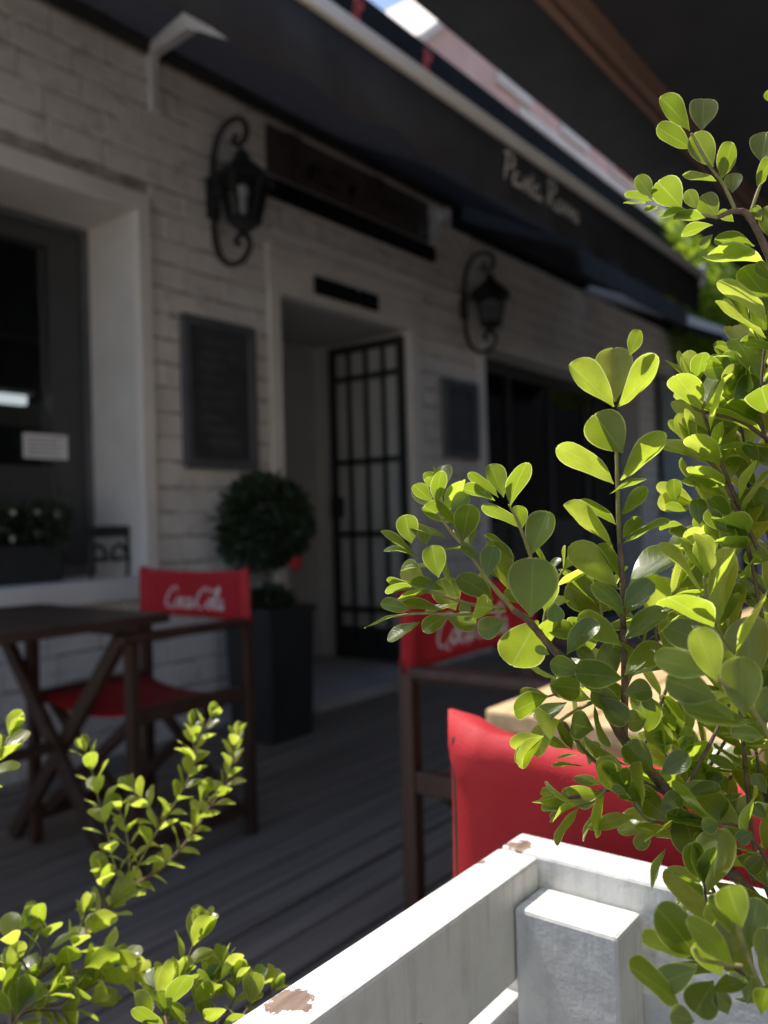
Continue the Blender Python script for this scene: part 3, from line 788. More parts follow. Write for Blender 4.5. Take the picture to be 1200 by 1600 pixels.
ASP = [.50, .57, .62, .66, .72, .80, .88, .54, .60, .64, .68, .76]
class Plant:
    def __init__(s, root): s.root = root; s.n = 0; s.inv = -root.location; s.items = []
    def leaf(s, base, d, nrm, L, aspect, mat='box_leaf', show=1.0):
        d = d.normalized(); nrm = (nrm - d*nrm.dot(d))
        if nrm.length < 1e-4: nrm = d.orthogonal()
        nrm.normalize(); x = d.cross(nrm)
        k = min(range(len(ASP)), key=lambda i: abs(ASP[i]-aspect)+random.random()*.12)
        mw = Matrix(((x.x, d.x, nrm.x, 0), (x.y, d.y, nrm.y, 0), (x.z, d.z, nrm.z, 0), (0, 0, 0, 1)))
        mw = Matrix.Translation(base+s.inv) @ mw @ Matrix.Diagonal((L*aspect/ASP[k], L, L, 1))
        s.items.append((show, LEAVES[mat][k], mw))
    def finish(s, limit=298):
        s.items.sort(key=lambda q: -q[0])
        for i, (sh_, me, mw) in enumerate(s.items[:limit]):
            o = bpy.data.objects.new('leaf', me); col.objects.link(o); o.parent = s.root; o.matrix_basis = mw
        rest = s.items[limit:]
        if rest:
            m = MB(); m.smooth = True
            for _, me, mw in rest:
                n = len(m.v); m.v += [tuple(mw @ v.co) for v in me.vertices]
                m.f += [tuple(n+i for i in p.vertices) for p in me.polygons]
                uvs = {}
                for lp in me.loops: uvs[lp.vertex_index] = tuple(me.uv_layers[0].data[lp.index].uv)
                m.uv += [uvs[i] for i in range(len(me.vertices))]
            m.build('leaf_mass', 'box_leaf', s.root, kind='stuff')
def inframe(p):
    d = p-CAM; z = d.dot(CF)
    if z <= .02: return False
    x, y = 600+FPX*d.dot(CR)/z, 800-FPX*d.dot(CU)/z
    return -40 < x < 1240 and -40 < y < 1640
def hero(pl, bx, by, tx, ty, w, t, cv, mat='box_leaf', up=None, ltrue=None):
    """one leaf: base and tip as seen, its seen width, its distance; cv converts from the enlarged view"""
    (bx, by), (tx, ty), k = cv(bx, by), cv(tx, ty), cv.k
    w = w/k; Lp = math.hypot(tx-bx, ty-by); ratio = w/Lp; asp = .64+random.uniform(-.06, .06)
    base = at(bx, by, t); m_per = t/FPX
    roll = 0; dt = random.uniform(-.25, .25)*Lp*m_per; L = None
    if ratio < asp: roll = math.acos(max(.12, ratio/asp))
    else:
        asp = min(.86, max(asp, ratio)); Lr = w/asp
        if Lr > Lp: dt = random.choice((-1, 1, 1))*math.sqrt(Lr*Lr-Lp*Lp)*m_per
    tip = at(tx, ty, t+dt); d = tip-base; L = d.length; d.normalize()
    toc = (CAM-base).normalized(); toc = (toc-d*toc.dot(d)).normalized()
    sgn = 1 if (by+ty)/2 < 830 else -1
    if up is not None: sgn = up
    # which way the blade rolls: seen from below above eye level, from above below it
    side = d.cross(toc)
    q1 = toc*math.cos(roll)+side*math.sin(roll); q2 = toc*math.cos(roll)-side*math.sin(roll)
    vis = (q1 if (q1.z < q2.z) == (sgn > 0) else q2)
    # lean the blade so that it drinks light from above
    vis = vis + d.cross(vis)*random.uniform(-.12, .12)
    vis = vis + SUN*(.12 if vis.z > 0 else -.30)
    nrm = vis if vis.z > 0 else -vis                                # upper face looks up
    pl.leaf(base, d, nrm, L, asp, mat, L/t*10)
def shoot(pl, pts, L, gap, a0=0.0, a1=1.0, mat='box_leaf', tipn=3, grow=.55, spread=(62, 32), show=1.0, ang0=None):
    """leaf pairs set crosswise along a stem"""
    P_ = catmull(pts, 10); cum = [0]
    for p, q in zip(P_, P_[1:]): cum.append(cum[-1]+(q-p).length)
    tot = cum[-1]; s = tot*a0; k = 0; ang = random.uniform(0, math.pi) if ang0 is None else ang0
    def pos(s):
        for i in range(len(P_)-1):
            if cum[i+1] >= s:
                f = (s-cum[i])/max(1e-9, cum[i+1]-cum[i]); return P_[i].lerp(P_[i+1], f), (P_[i+1]-P_[i]).normalized()
        return P_[-1], (P_[-1]-P_[-2]).normalized()
    while s <= tot*a1+1e-6:
        f = s/tot; p, d = pos(s)
        a = d.cross(Vector((0, 0, 1))); a = a.normalized() if a.length > .05 else Vector((1, 0, 0)); bb = d.cross(a).normalized()
        for sg in (0, 1):
            th = ang + sg*math.pi + random.uniform(-.25, .25)
            n = a*math.cos(th)+bb*math.sin(th)
            sp = R(spread[0]+(spread[1]-spread[0])*f+random.uniform(-10, 10))
            ld = d*math.cos(sp)+n*math.sin(sp); ld.z += .10; ld.normalize()
            nr = d*math.sin(sp)-n*math.cos(sp); nr = nr+Vector((0, 0, .35))
            ll = L*random.uniform(.8, 1.12)*(1-.35*max(0, f-.8)/.2)
            pl.leaf(p+ld*.0015, ld, nr, ll, random.choice((.52, .58, .62, .66, .70)), mat if (f < .6 or mat != 'box_leaf') else 'box_leaf_young', show*(1 if inframe(p) else .01)*ll*50)
        ang += math.pi/2+random.uniform(-.2, .2); s += gap*random.uniform(.8, 1.2)*(1-.45*f)
    p, d = pos(tot)
    for k in range(tipn):
        ld = (d+Vector((random.uniform(-.4, .4), random.uniform(-.4, .4), random.uniform(-.2, .4)))).normalized()
        pl.leaf(p, ld, Vector((random.uniform(-1, 1), random.uniform(-1, 1), .6)), L*random.uniform(.55, .8), .58, 'box_leaf_young', show*(1 if inframe(p) else .01)*L*40)
def stem(pl, mb, pts, r0, r1, n=8, k=7):
    r0 *= .62; r1 *= .62
    nm, mt = ('branch', 'twig') if mb == 'tw' else ('shoot_stem', 'green_twig'); mb = MB()
    c = catmull(pts, n); q = len(c)-1
    rs = [(r0+(r1-r0)*i/q)*random.uniform(.9, 1.12) for i in range(q+1)]
    mb.tube([p+pl.inv for p in c], rs, k).build(nm, mt, pl.root)
def conv(x0, y0, k):
    f = lambda x, y: (x0+x/k, y0+y/k)
    f.k = k; return f
cA = conv(560, 500, 1.875); cB = conv(900, 120, 2.76); cC = conv(800, 1000, 2.667); cD = conv(0, 1080, 2.667)
def atv(cv, x, y, t): return at(*cv(x, y), t)

# ============================================================ WHITE PLANTER
PX1, PY1, PZ = .4445, .2455, .811; PX0, PY0 = -.78, -.22; TH = .0255
pn_ = empty('white_planter', 'worn white wooden planter box with slatted sides in front of the deck', 'planter', ((PX0+PX1)/2, (PY0+PY1)/2, 0))
zb = PZ
hs = [.056, .11, .11, .11, .11, .11]
for hgt in hs:                                                   # long sides: narrow top board, then a gap
    zt = zb; zl = zb-hgt
    if zl < .04: break
    for yy in (PY1-TH, PY0): P(MB().box(PX0, PX1-(TH+.0008), yy, yy+TH, zl, zt), 'board', 'worn_white_paint', pn_, .0022)
    zb = zl-(.0232 if hgt < .06 else .012)
zb = PZ
for k in range(7):                                               # short ends: closer boards
    zl = zb-.10
    for xx in (PX1-TH, PX0-TH-.0008): P(MB().box(xx, xx+TH, PY0, PY1-.0006, zl, zb+.0006), 'board', 'worn_white_paint', pn_, .0022)
    zb = zl-.006
for xx, x2 in ((.3865, .4180), (PX0+.001, PX0+.032)):
    for yy, y2 in ((.1620, .2190), (PY0+TH+.001, PY0+TH+.058)): P(MB().box(xx, x2, yy, y2, .0, .7955), 'post', 'worn_white_paint', pn_, .0022)
m = MB(); m.box(PX0+.002, PX1-TH-.002, PY0+TH+.002, PY1-TH-.002, .06, .60); P(m, 'soil', 'soil', pn_)

# ============================================================ RIGHT SHRUB (in the planter)
rt = empty('boxwood_shrub', 'large bright green shrub with round leaves at the right edge', 'shrub', (.36, .02, .60))
pl = Plant(rt); tw = 'tw'; gt = 'gt'
T = .335
# centre sprig
ctr = [(748,255,620,125,85),(752,240,748,80,108),(760,255,895,120,85),(795,105,822,30,42),(775,390,690,275,118),(748,480,610,348,78),(768,470,912,342,88),
 (755,600,662,510,48),(770,570,855,500,52),(745,665,602,540,50),(775,655,900,575,36),(758,780,615,665,95),(795,775,925,650,88),(775,640,815,575,46),(735,510,835,455,26),
 (770,790,690,760,36),(785,860,845,790,50),(770,860,720,800,40)]
for q in ctr: hero(pl, *q, T+random.uniform(-.006, .006), cA, 'box_leaf_young')
hero(pl, 740, 850, 615, 775, 112, T+.02, cA, 'box_leaf', -1)
# left branch
for q in [(505,870,512,695,150),(525,880,450,1010,140),(232,540,230,440,48),(215,535,165,478,40),(285,530,260,492,36),(270,560,320,510,50),(290,600,190,545,60),(305,650,325,535,80),
 (155,655,135,570,65),(170,690,60,628,28),(180,695,80,658,22),(235,755,215,660,70),(260,640,150,608,30),(250,790,155,760,45),(285,850,240,760,85),(225,720,125,720,16),(150,850,70,825,45),
 (130,865,15,875,18),(180,885,90,945,45),(250,850,125,840,45),(265,865,185,905,55),(260,875,345,890,60),(430,880,350,915,65),(375,750,395,660,65),(395,820,300,740,75),(330,670,345,590,28),
 (445,545,472,410,62),(425,520,385,422,55),(410,520,340,435,26),(400,530,298,490,26),(475,610,380,525,45),(505,690,555,560,85),(480,610,470,540,40),(440,790,400,640,80),(460,700,370,630,28),
 (560,730,590,695,25),(575,830,580,885,55),(610,980,685,870,60),(540,900,625,910,55),(760,920,710,1050,85),(560,1070,655,1080,75),(780,1090,720,1085,70),(610,1120,520,1180,55),(690,1200,620,1180,100),
 (690,920,850,895,25),(350,700,300,660,35),(420,760,380,700,40),(480,830,430,790,40),(200,660,190,610,40),(330,860,300,830,35),(640,1050,600,1010,40),(560,980,520,960,30),(700,1010,650,960,45)]:
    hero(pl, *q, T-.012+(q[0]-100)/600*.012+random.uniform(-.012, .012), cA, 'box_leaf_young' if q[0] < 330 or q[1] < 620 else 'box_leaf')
# near, shaded clusters
for q in [(1050,1060,985,900,100),(1040,1040,870,985,80),(1050,1110,905,1050,110),(1130,1160,1120,985,122),(1150,1180,945,1150,92),(1060,1070,1060,960,60),(1170,1190,1230,1080,90),(1190,1220,1090,1210,60)]:
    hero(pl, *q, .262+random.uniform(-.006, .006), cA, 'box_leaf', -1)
for q in [(780,1340,650,1130,140),(760,1310,545,1260,95),(770,1370,590,1440,125),(700,1530,520,1340,110),(870,1400,790,1230,135),(840,1420,760,1560,140),(830,1470,970,1400,80),(930,1230,800,1080,90),(960,1200,890,1010,140),
 (990,1290,1010,1090,120),(930,1360,780,1160,100),(1060,1380,1050,1200,90),(760,1590,660,1560,90),(900,1560,860,1470,80),(980,1520,1000,1400,80),(1040,1560,1060,1440,90)]:
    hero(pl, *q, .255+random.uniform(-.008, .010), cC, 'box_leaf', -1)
# right middle and right upper
for q in [(1000,905,1040,765,70),(1080,990,1120,880,62),(1110,900,1070,815,72),(1110,820,1185,750,82),(1145,640,1005,720,66),(1035,665,912,620,52),(930,535,922,465,48),(1000,600,992,518,55),(885,860,865,755,45),
 (890,870,980,812,22),(1000,690,930,695,26),(1090,260,945,178,56),(1200,320,1085,230,96),(1080,285,945,252,22),(1050,340,975,290,42),(1025,360,945,315,42),(1080,360,1065,280,72),
 (1115,400,1028,368,56),(1030,400,955,365,30),(1165,490,1075,405,48),(1060,500,950,468,32),(1080,620,1020,560,52),(1150,640,1060,590,32),(1105,180,1085,90,56),(1075,120,1050,62,34),(1065,130,1008,97,20),(1085,190,1040,168,18),
 (1200,150,1115,118,46),(1200,90,1125,50,42),(1170,420,1130,360,40),(1190,560,1120,510,40),(1200,420,1160,370,60),(1090,580,1030,520,45),(960,560,900,545,24),(950,600,880,600,20),(1210,700,1130,680,70),(930,880,985,900,30),(1180,850,1140,800,45)]:
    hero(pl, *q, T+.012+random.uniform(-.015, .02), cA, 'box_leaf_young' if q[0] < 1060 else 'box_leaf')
hero(pl, 1100, 235, 1175, 165, 72, T, cA, 'box_leaf', -1)
# top sprig
for q in [(490,235,385,75,60),(540,235,555,75,108),(505,310,340,225,75),(590,390,510,245,115),(625,445,668,285,75),(605,450,465,410,45),(675,500,680,410,70),(330,520,265,430,70),(455,565,350,445,125),(520,570,480,490,65),
 (610,600,540,515,95),(330,535,208,515,20),(320,548,205,538,16),(360,565,290,580,22),(480,580,370,600,26),(560,610,425,610,42),(590,640,450,665,50),(680,625,620,575,45),(770,730,600,690,75),(590,680,540,735,45),(810,800,560,770,82),
 (800,370,820,220,110),(780,470,828,360,60),(828,960,720,815,110),(820,1060,670,835,75),(820,1130,610,955,70),(840,110,825,60,40),(850,880,780,800,60),(800,620,760,560,50),(850,1180,740,1120,50),(840,700,830,560,80)]:
    hero(pl, *q, .318+random.uniform(-.008, .008), cB, 'box_leaf_young')
# lower right
for q in [(280,190,160,190,100),(490,230,385,205,80),(250,460,190,340,60),(240,455,115,395,35),(290,480,180,480,14),(300,525,165,515,28),(320,520,345,425,60),(380,600,270,560,35),(220,660,120,640,50),(300,680,215,630,65),
 (240,685,85,690,18),(230,690,160,745,24),(380,690,275,820,26)]:
    hero(pl, *q, .36+random.uniform(-.01, .01), cC, 'box_leaf_young')
for q in [(590,550,475,430,115),(600,600,455,570,90),(620,560,740,480,95),(655,610,600,575,70),(610,650,440,640,60),(620,700,705,650,80),(640,700,450,810,100),(700,690,840,690,70),(700,700,770,880,140),(720,640,870,620,70),
 (580,790,520,870,65),(640,870,595,1040,42),(860,760,800,780,60),(820,880,730,960,80),(860,1060,695,1050,22),(800,990,690,1110,30),(930,550,740,560,56),(945,545,840,470,36),(960,640,840,680,42),(1000,800,940,840,60),(1060,740,1000,690,70),
 (1060,640,1010,560,70),(1050,900,980,960,70),(900,780,960,820,60),(690,420,600,400,60),(560,330,480,340,80),(600,300,550,240,60),(680,380,640,300,60),(760,400,700,450,60),(900,640,860,560,60),(1000,480,920,430,60),(520,520,470,480,50),(480,640,420,610,40)]:
    hero(pl, *q, .335+random.uniform(-.03, .03), cC, 'box_leaf')
# stems
base = Vector((.372, .022, .58))
trunk = [base, at(1215, 1560, .345), at(1185, 1415, .345), at(1110, 1330, .345), at(1050, 1245, .345), at(975, 1155, .345), at(935, 1085, .34), at(900, 1045, .338), at(862, 1012, .335), at(826, 970, .332), at(802, 953, .33)]
stem(pl, tw, trunk, .0046, .0020, 8)
stem(pl, gt, [at(802,953,.33), at(765,910,.328), at(736,868,.326), at(704,830,.325), at(683,800,.324)], .0017, .0009)
stem(pl, gt, [at(832,868+10,.332), at(811,820,.328), at(795,788,.326)], .0014, .0008)
stem(pl, gt, [at(790,955,.33), at(720,960,.325), at(655,958,.32), at(600,966,.318)], .0013, .0007)
stem(pl, tw, [at(975,1155,.345), at(976,1060,.34), at(973,953,.337), at(972,900,.336), at(968,850,.336)], .0026, .0017)
stem(pl, gt, [at(968,850,.336), at(965,767,.335), at(963,700,.335), at(962,645,.335)], .0017, .0009)
for a in ([(1165,1200),(1180,1330),(1215,1440)], [(1165,1200),(1150,1060),(1130,1000)], [(1175,880),(1150,800),(1125,740),(1085,700)], [(1215,1100),(1190,960),(1175,880)], [(1185,860),(1150,780),(1110,680),(1085,600)],
          [(1215,700),(1160,660),(1090,640),(1080,620)], [(1040,1040),(1025,1000),(1030,940)], [(1050,1245),(990,1215),(930,1190),(880,1130)], [(1000,1215),(930,1240),(860,1250)], [(1060,1250),(1100,1180),(1140,1100)]):
    stem(pl, tw, [at(x, y, .345) for x, y in a], .0016, .0010)
stem(pl, tw, [at(1230, 560, .325), at(1215, 440, .32), at(1175, 345, .318), at(1150, 330, .318), at(1121, 340, .318)], .0030, .0014)
stem(pl, gt, [at(1150,330,.318), at(1130,288,.318), at(1108,258,.318), at(1080,208,.318)], .0012, .0008)
stem(pl, gt, [at(1121,340,.318), at(1074,330,.318), at(1020,312,.318)], .0012, .0006)
stem(pl, gt, [at(1172,335,.318), at(1186,294,.318), at(1200,265,.318)], .0012, .0008)
stem(pl, tw, [at(1230,560,.325), at(1250,800,.33), at(1240,1100,.34), at(1225,1400,.345), base], .0025, .0045)
stem(pl, gt, [at(1215,1170,.262), at(1163,1092,.262), at(1120,1060,.262), at(1090,1015,.262)], .0014, .0009)
stem(pl, gt, [at(1215,1610,.255), at(1194,1555,.255), at(1160,1472,.255), at(1149,1412,.255)], .0014, .0009)
stem(pl, gt, [at(1160,1510,.255), at(1100,1500,.255), at(1085,1480,.255)], .0012, .0008)
# fill shoots behind
for pts, t0, t1 in ([(1060,1260),(1120,1180),(1170,1080),(1190,1000)], .36, .38), ([(1000,1180),(1040,1080),(1080,980),(1090,900)], .365, .375), ([(1180,1380),(1130,1290),(1080,1240),(1040,1180)], .36, .36), \
        ([(1220,900),(1190,800),(1170,720),(1150,640)], .36, .37), ([(1220,760),(1190,660),(1180,560),(1170,500)], .35, .35), ([(1210,1300),(1190,1220),(1180,1150),(1190,1080)], .35, .35), \
        ([(1190,790),(1160,800),(1120,800),(1090,790)], .36, .365), ([(940,1090),(910,1060),(880,1080),(850,1090)], .36, .365), ([(1100,1360),(1130,1420),(1160,1450),(1190,1480)], .34, .33), ([(1240,620),(1205,580),(1185,560),(1170,570)], .345, .34), \
        ([(1240,980),(1190,920),(1150,890),(1120,860)], .355, .35), ([(1230,1250),(1160,1200),(1120,1230),(1060,1150)], .37, .37), \
        ([(1200,1560),(1140,1500),(1110,1440),(1100,1380)], .30, .30), ([(1230,1420),(1190,1330),(1150,1290),(1110,1290)], .32, .32), ([(1230,720),(1200,640),(1190,600),(1195,540)], .33, .33):
    n = len(pts); p3 = [at(x, y, t0+(t1-t0)*i/(n-1)) for i, (x, y) in enumerate(pts)]
    stem(pl, tw, p3, .0014, .0007); shoot(pl, p3, .026, .0155, .1, 1, 'box_leaf', 3, show=.6)
# young side shoots on the left branch and round the centre sprig
for pts, t0, t1, L in ([(740,870),(715,835),(700,800),(690,770)], .335, .335, .017), ([(790,950),(740,945),(690,930),(650,920)], .332, .33, .018), ([(870,1020),(850,980),(860,930),(880,890)], .345, .35, .021), ([(900,1045),(930,1000),(940,960),(930,920)], .35, .355, .024), \
        ([(975,1080),(1000,1020),(1020,960),(1060,920)], .35, .35, .026), ([(940,1090),(900,1110),(870,1130),(850,1150)], .345, .34, .021), ([(1000,1190),(960,1220),(930,1250),(900,1260)], .34, .335, .020), ([(1100,1330),(1060,1290),(1010,1280),(980,1240)], .335, .33, .023), \
        ([(1190,1100),(1140,1020),(1110,960),(1100,900)], .30, .295, .026):
    n = len(pts); p3 = [at(x, y, t0+(t1-t0)*i/(n-1)) for i, (x, y) in enumerate(pts)]
    stem(pl, gt, p3, .0014, .0008); shoot(pl, p3, L, .0145, .12, 1, 'box_leaf', 3, show=.8)
for q in [(972,1010,905,960,34),(975,1000,1040,955,36),(974,1060,900,1050,40),(976,1055,1040,1010,44),(976,1110,925,1080,40),(975,960,935,905,30),(974,950,1015,905,32),(972,905,935,850,26),(975,1085,1020,1075,36),(940,1085,905,1035,38),(935,1090,980,1130,40),(905,1050,860,1035,34)]:
    hero(pl, *q, .333+random.uniform(-.012, .006), conv(0, 0, 1.0), 'box_leaf')
for pts, t, L in ([(1185,860),(1150,780),(1110,680),(1085,600)], .343, .022), ([(1175,880),(1150,800),(1125,740),(1085,700)], .346, .022), ([(1165,1200),(1150,1060),(1130,1000),(1125,960)], .35, .025):
    shoot(pl, [at(x, y, t) for x, y in pts], L, .016, .1, 1, 'box_leaf_young', 3, show=.8)
# out of frame body of the shrub, right of the picture
for k in range(16):
    a = random.uniform(-.5, .9); p0 = Vector((.40, -.04, .62)); e = Vector((.36+random.uniform(-.10, .12), -.13+random.uniform(-.10, .035), .80+random.uniform(0, .50)))
    if inframe(e): continue
    p3 = [p0, p0.lerp(e, .4)+Vector((random.uniform(-.02, .02), random.uniform(-.02, .02), .02)), p0.lerp(e, .75), e]
    stem(pl, tw, p3, .0022, .0008); shoot(pl, p3, .024, .02, .4, 1, 'box_leaf', 2, show=.01)
pl.finish(298)

# ============================================================ LEFT SHRUB in a pot beyond the rail
lt = empty('boxwood_shrub', 'small leaved shrub at lower left with loose upright sprigs', 'shrub', (.17, .40, .60))
pl = Plant(lt); tw = 'tw'; gt = 'gt'
lb0 = Vector((.17, .40, .58))
def D(x, y, t): return atv(cD, x, y, t)
main = [lb0, D(40,1400,.46), D(150,1210,.48), D(300,1080,.50), D(440,920,.525), D(530,830,.545), D(680,730,.56), D(790,610,.57), D(870,490,.58), D(950,360,.585), D(985,180,.59)]
stem(pl, tw, main, .0030, .0009)
L0 = .0155
shoot(pl, main[5:], L0, .011, .05, 1, 'box_leaf_young', 3)
shoot(pl, main[1:6], .021, .016, .1, .95, 'box_leaf', 0)
sh_ = [
 ([(500,790,.535),(470,700,.54),(450,600,.545),(415,470,.55),(385,340,.555),(355,250,.56)], L0),
 ([(560,760,.54),(610,660,.55),(680,540,.56),(750,430,.565),(805,300,.57),(800,150,.575)], L0),
 ([(530,830,.54),(540,700,.55),(520,560,.55),(500,500,.55)], L0),
 ([(800,300,.57),(830,200,.575),(880,110,.58)], L0*.95),
 ([(660,560,.56),(620,480,.56),(540,400,.565)], L0*.95),
 ([(790,610,.57),(820,520,.575),(860,430,.575)], L0),
 ([(300,1080,.50),(330,1000,.505),(350,930,.51)], .016),
 ([(440,920,.525),(430,850,.53),(430,800,.53)], .020),
 ([(150,1210,.48),(180,1100,.485),(190,1000,.49),(170,960,.49)], .0175),
 ([(150,1210,.48),(90,1120,.48),(60,1040,.48),(90,990,.485)], .0175),
 ([(100,1300,.47),(200,1250,.475),(300,1180,.48),(400,1130,.49),(500,1110,.495)], .019),
 ([(100,1300,.47),(230,1310,.475),(340,1250,.48),(450,1200,.49),(560,1190,.495)], .019),
 ([(60,1360,.46),(150,1330,.47),(280,1330,.475),(400,1290,.48)], .019),
 ([(50,1370,.46),(20,1280,.47),(10,1200,.47),(30,1150,.475)], .0175),
 ([(60,1380,.46),(120,1310,.46),(210,1260,.465)], .0175),
]
for a, L in sh_:
    p3 = [D(*q) for q in a]; stem(pl, tw if L > .0165 else gt, p3, .0012, .0006, 6, 6); shoot(pl, p3, L*1.02, .0115, .05, 1, 'box_leaf_young' if L < .0165 else 'box_leaf', 4)
# sprig at the very left edge
p3 = [D(-260,700,.46), D(-140,480,.47), D(-40,330,.475), D(40,190,.48)]; stem(pl, gt, [lb0, D(-200,1100,.45)]+p3, .0018, .0006); shoot(pl, p3, .020, .013, .2, 1, 'box_leaf', 3)
pl.finish(298)

mt_ = empty('boxwood_shrub', 'low leafy sprigs just behind the peeled white planter rail', 'shrub', (.27, .335, .60))
pl = Plant(mt_); tw = 'tw'; b0 = Vector((.27, .335, .58))
for a, L in (([(690,1420,.42),(720,1280,.43),(780,1120,.44),(825,1010,.445)], .0175), ([(860,1420,.42),(900,1260,.43),(930,1150,.44)], .016), ([(1000,1420,.42),(1040,1310,.43),(1060,1230,.44)], .014),
             ([(600,1440,.41),(640,1330,.42),(650,1240,.43)], .0175), ([(760,1440,.42),(800,1330,.43),(860,1230,.435)], .0165), ([(1090,1380,.44),(1120,1300,.44),(1140,1240,.445)], .012), ([(700,1440,.41),(690,1340,.42),(740,1220,.43)], .0175), ([(900,1420,.42),(960,1320,.43),(990,1210,.435)], .014)):
    p3 = [D(*q) for q in a]; stem(pl, tw, [b0, b0.lerp(p3[0], .6)]+p3, .0018, .0006, 6, 6); shoot(pl, p3, L*1.08, .0125, .1, 1, 'box_leaf', 4)
pl.finish(298)

# pot carrying the two left shrubs (below the picture)
pt = empty('square_pot', 'dark square pot holding the low left shrubs', 'pot', (.20, .385, 0))
def square_pot(o, hw, h, lx=0):
    m = MB()
    m.lathe((0,0,0), [(hw*.90*1.414,0),(hw*1.414,h-.03),(hw*1.06*1.414,h-.03),(hw*1.06*1.414,h),(hw*.95*1.414,h),(hw*.93*1.414,h-.05)], 4, R(45)); m.build('body', 'pot_dark', o, .004)
    MB().box(-hw*.9, hw*.9, -hw*.9, hw*.9, h-.07, h-.035).build('soil', 'soil', o)
square_pot(pt, .115, .635)

# ============================================================ TOPIARY by the door
tp = empty('square_pot', 'tall dark square pot by the doorway under the ball topiary', 'pot', (2.80, 2.86, 0)); square_pot(tp, .150, .615)
def foliage(c, rx, rz_, n, L, seed, shell=.55, bumps=10, mat='topiary_leaf', w=.6):
    rr = random.Random(seed); m = MB(); m.smooth = False
    bl = [(Vector((rr.gauss(0,1), rr.gauss(0,1), rr.gauss(0,1))).normalized(), rr.uniform(-.22, .16)) for _ in range(bumps)]
    for _ in range(n):
        d = Vector((rr.gauss(0,1), rr.gauss(0,1), rr.gauss(0,1))).normalized()
        k = 1+sum(a*max(0, d.dot(q))**6 for q, a in bl); r = (shell+(1-shell)*rr.random()**.5)*k*(1.12 if rr.random() < .05 else 1)
        p = Vector((c[0]+d.x*rx*r, c[1]+d.y*rx*r, c[2]+d.z*rz_*r))
        ld = (d+Vector((rr.gauss(0,.6), rr.gauss(0,.6), rr.gauss(0,.6)))).normalized(); s = ld.cross(Vector((rr.gauss(0,1), rr.gauss(0,1), rr.gauss(0,1)))).normalized()
        l = L*rr.uniform(.7, 1.3); q = len(m.v)
        m.v += [tuple(p), tuple(p+ld*l*.5+s*l*w/2), tuple(p+ld*l), tuple(p+ld*l*.5-s*l*w/2)]; m.f.append((q, q+1, q+2, q+3))
    return m
bt = empty('ball_topiary', 'dark clipped ball topiary standing in the tall pot by the door', 'plant', (2.80, 2.86, .56))
m = MB(); m.tube(catmull([(0,0,0),(.012,.0,.12),(-.005,.01,.25),(0,0,.42)], 5), .012); m.build('trunk', 'tree_bark', bt)
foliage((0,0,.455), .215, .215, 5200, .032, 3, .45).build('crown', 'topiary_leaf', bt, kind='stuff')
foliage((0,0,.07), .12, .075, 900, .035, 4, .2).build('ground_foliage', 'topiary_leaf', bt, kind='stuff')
rb = empty('red_ball_pick', 'small red ball on a pale stick in the topiary pot', 'ornament', (2.845, 2.725, .575))
m = MB(); m.tube([(0,0,0),(.004,0,.22)], .006); m.build('stick', 'twig', rb)
m = MB(); m.lathe((.004,0,.245), [(.003,-.036),(.016,-.032),(.027,-.022),(.034,-.008),(.035,.006),(.029,.021),(.018,.031),(.004,.036)], 16); m.smooth = True; m.build('ball', 'red_flower', rb)

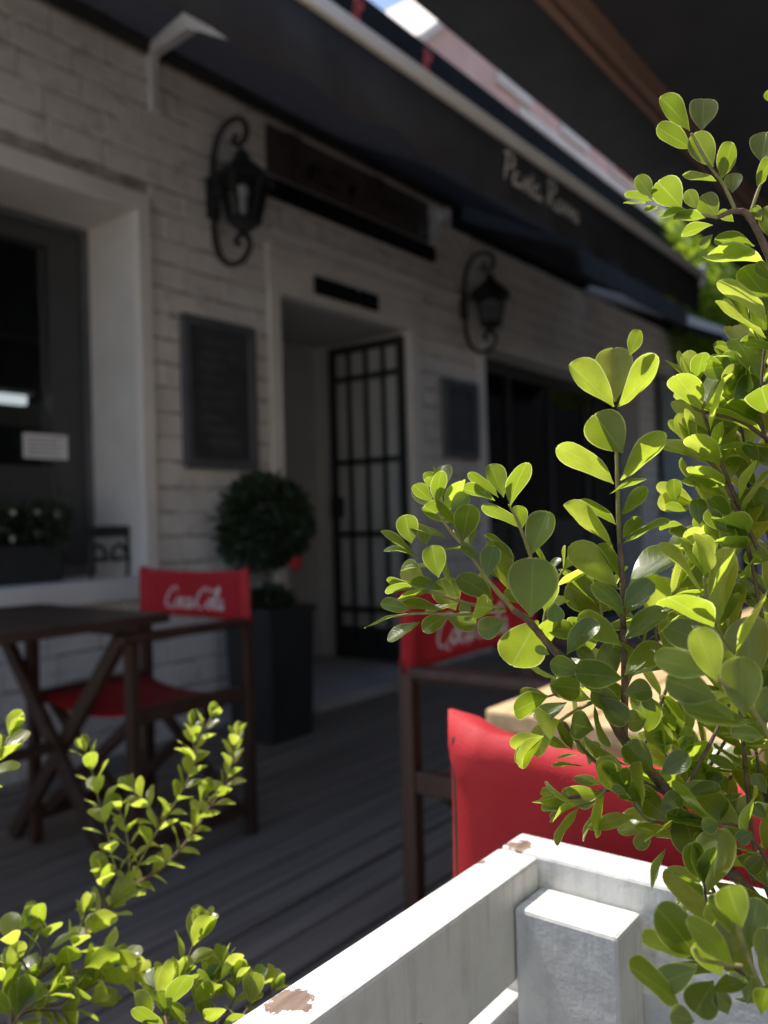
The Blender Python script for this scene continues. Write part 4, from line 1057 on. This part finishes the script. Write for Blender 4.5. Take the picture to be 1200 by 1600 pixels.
# window box with plants
wb = empty('window_box', 'dark trough of plants standing on the white window sill', 'planter', (1.62, 3.40, .78))
m = MB(); m.box(-.55, .38, -.10, .10, 0, .16); m.build('trough', 'pot_dark', wb, .006)
wp = empty('trailing_plant', 'dark leafy plant with pale flowers filling the window trough', 'plant', (1.62, 3.40, .93))
rr = random.Random(8); mf = MB()
fm = MB()
for k in range(7):
    q = foliage((-.48+k*.14, rr.uniform(-.03, .03), .06+rr.uniform(0, .05)), .10, .12, 420, .04, 20+k, .1); n = len(fm.v); fm.v += q.v; fm.f += [tuple(n+i for i in f) for f in q.f]
fm.build('foliage', 'topiary_leaf', wp, kind='stuff')
for k in range(22):
    p = Vector((rr.uniform(-.5, .36), -.08+rr.uniform(-.03, .03), .06+rr.uniform(-.02, .14)))
    for j in range(5):
        a = j*R(72); n = len(mf.v); d = Vector((math.cos(a), -.3, math.sin(a)))*.012; e = Vector((math.cos(a+.5), -.3, math.sin(a+.5)))*.010
        mf.v += [tuple(p), tuple(p+e*.8), tuple(p+d*1.2), tuple(p+Vector((math.cos(a-.5), -.3, math.sin(a-.5)))*.008)]; mf.f.append((n, n+1, n+2, n+3))
mf.build('blossoms', 'flower_white', wp, kind='stuff')
ih = empty('iron_holder', 'black iron scroll holder beside the trough on the sill', 'bracket', (2.23, 3.30, .78))
m = MB(); m.box(-.105, .105, -.012, .012, .185, .235); m.build('top_rail', 'iron', ih, .004)
m = MB()
for sx in (-1, 1):
    m.tube(catmull([(sx*.095,0,0),(sx*.10,0,.10),(sx*.10,0,.19)], 5), .008)
    m.tube(catmull([(sx*.10,0,.10),(sx*.06,0,.15),(sx*.02,0,.12),(sx*.03,0,.08),(sx*.06,0,.09)], 6), .010)
m.tube([(-.11,0,.085),(.11,0,.085)], .008); m.build('scroll_work', 'iron', ih)

# far sunlit tree beyond the awnings
tr_ = empty('street_tree', 'sunlit light green tree beyond the end of the awning', 'tree', (10.2, 2.55, -.15))
m = MB(); m.tube(catmull([(0,0,0),(.05,0,1.2),(-.03,.05,2.2),(.02,0,3.4)], 6), [.10-.003*i for i in range(19)]);
for k in range(6):
    a = k*1.05; m.tube(catmull([(0,0,2.0+.2*k),(.3*math.cos(a),.3*math.sin(a),2.5+.2*k),(.65*math.cos(a),.65*math.sin(a),2.9+.2*k)], 4), [.035-.0025*i for i in range(9)])
m.build('trunk', 'tree_bark', tr_)
foliage((0,0,3.75), 1.15, 1.35, 9000, .10, 31, .15, 16, 'tree_leaf').build('crown', 'tree_leaf', tr_, kind='stuff')
# pale banner on the wall past the glazing
pi_ = empty('wall_banner', 'pale blue grey cloth banner hanging past the far dark shopfront', 'banner', (9.65, 3.14, .95))
m = MB(); m.smooth = True
for i in range(25):
    x = -.5+1.0*i/24; yy = .018*math.sin(i*1.1)
    m.v += [(x, yy, 0), (x, yy, 1.55)]
for i in range(24): a = 2*i; m.f.append((a, a+2, a+3, a+1))
m.build('cloth', 'curtain', pi_); MB().tube([(-.55,0,1.56),(.55,0,1.56)], .014).build('rod', 'iron', pi_)
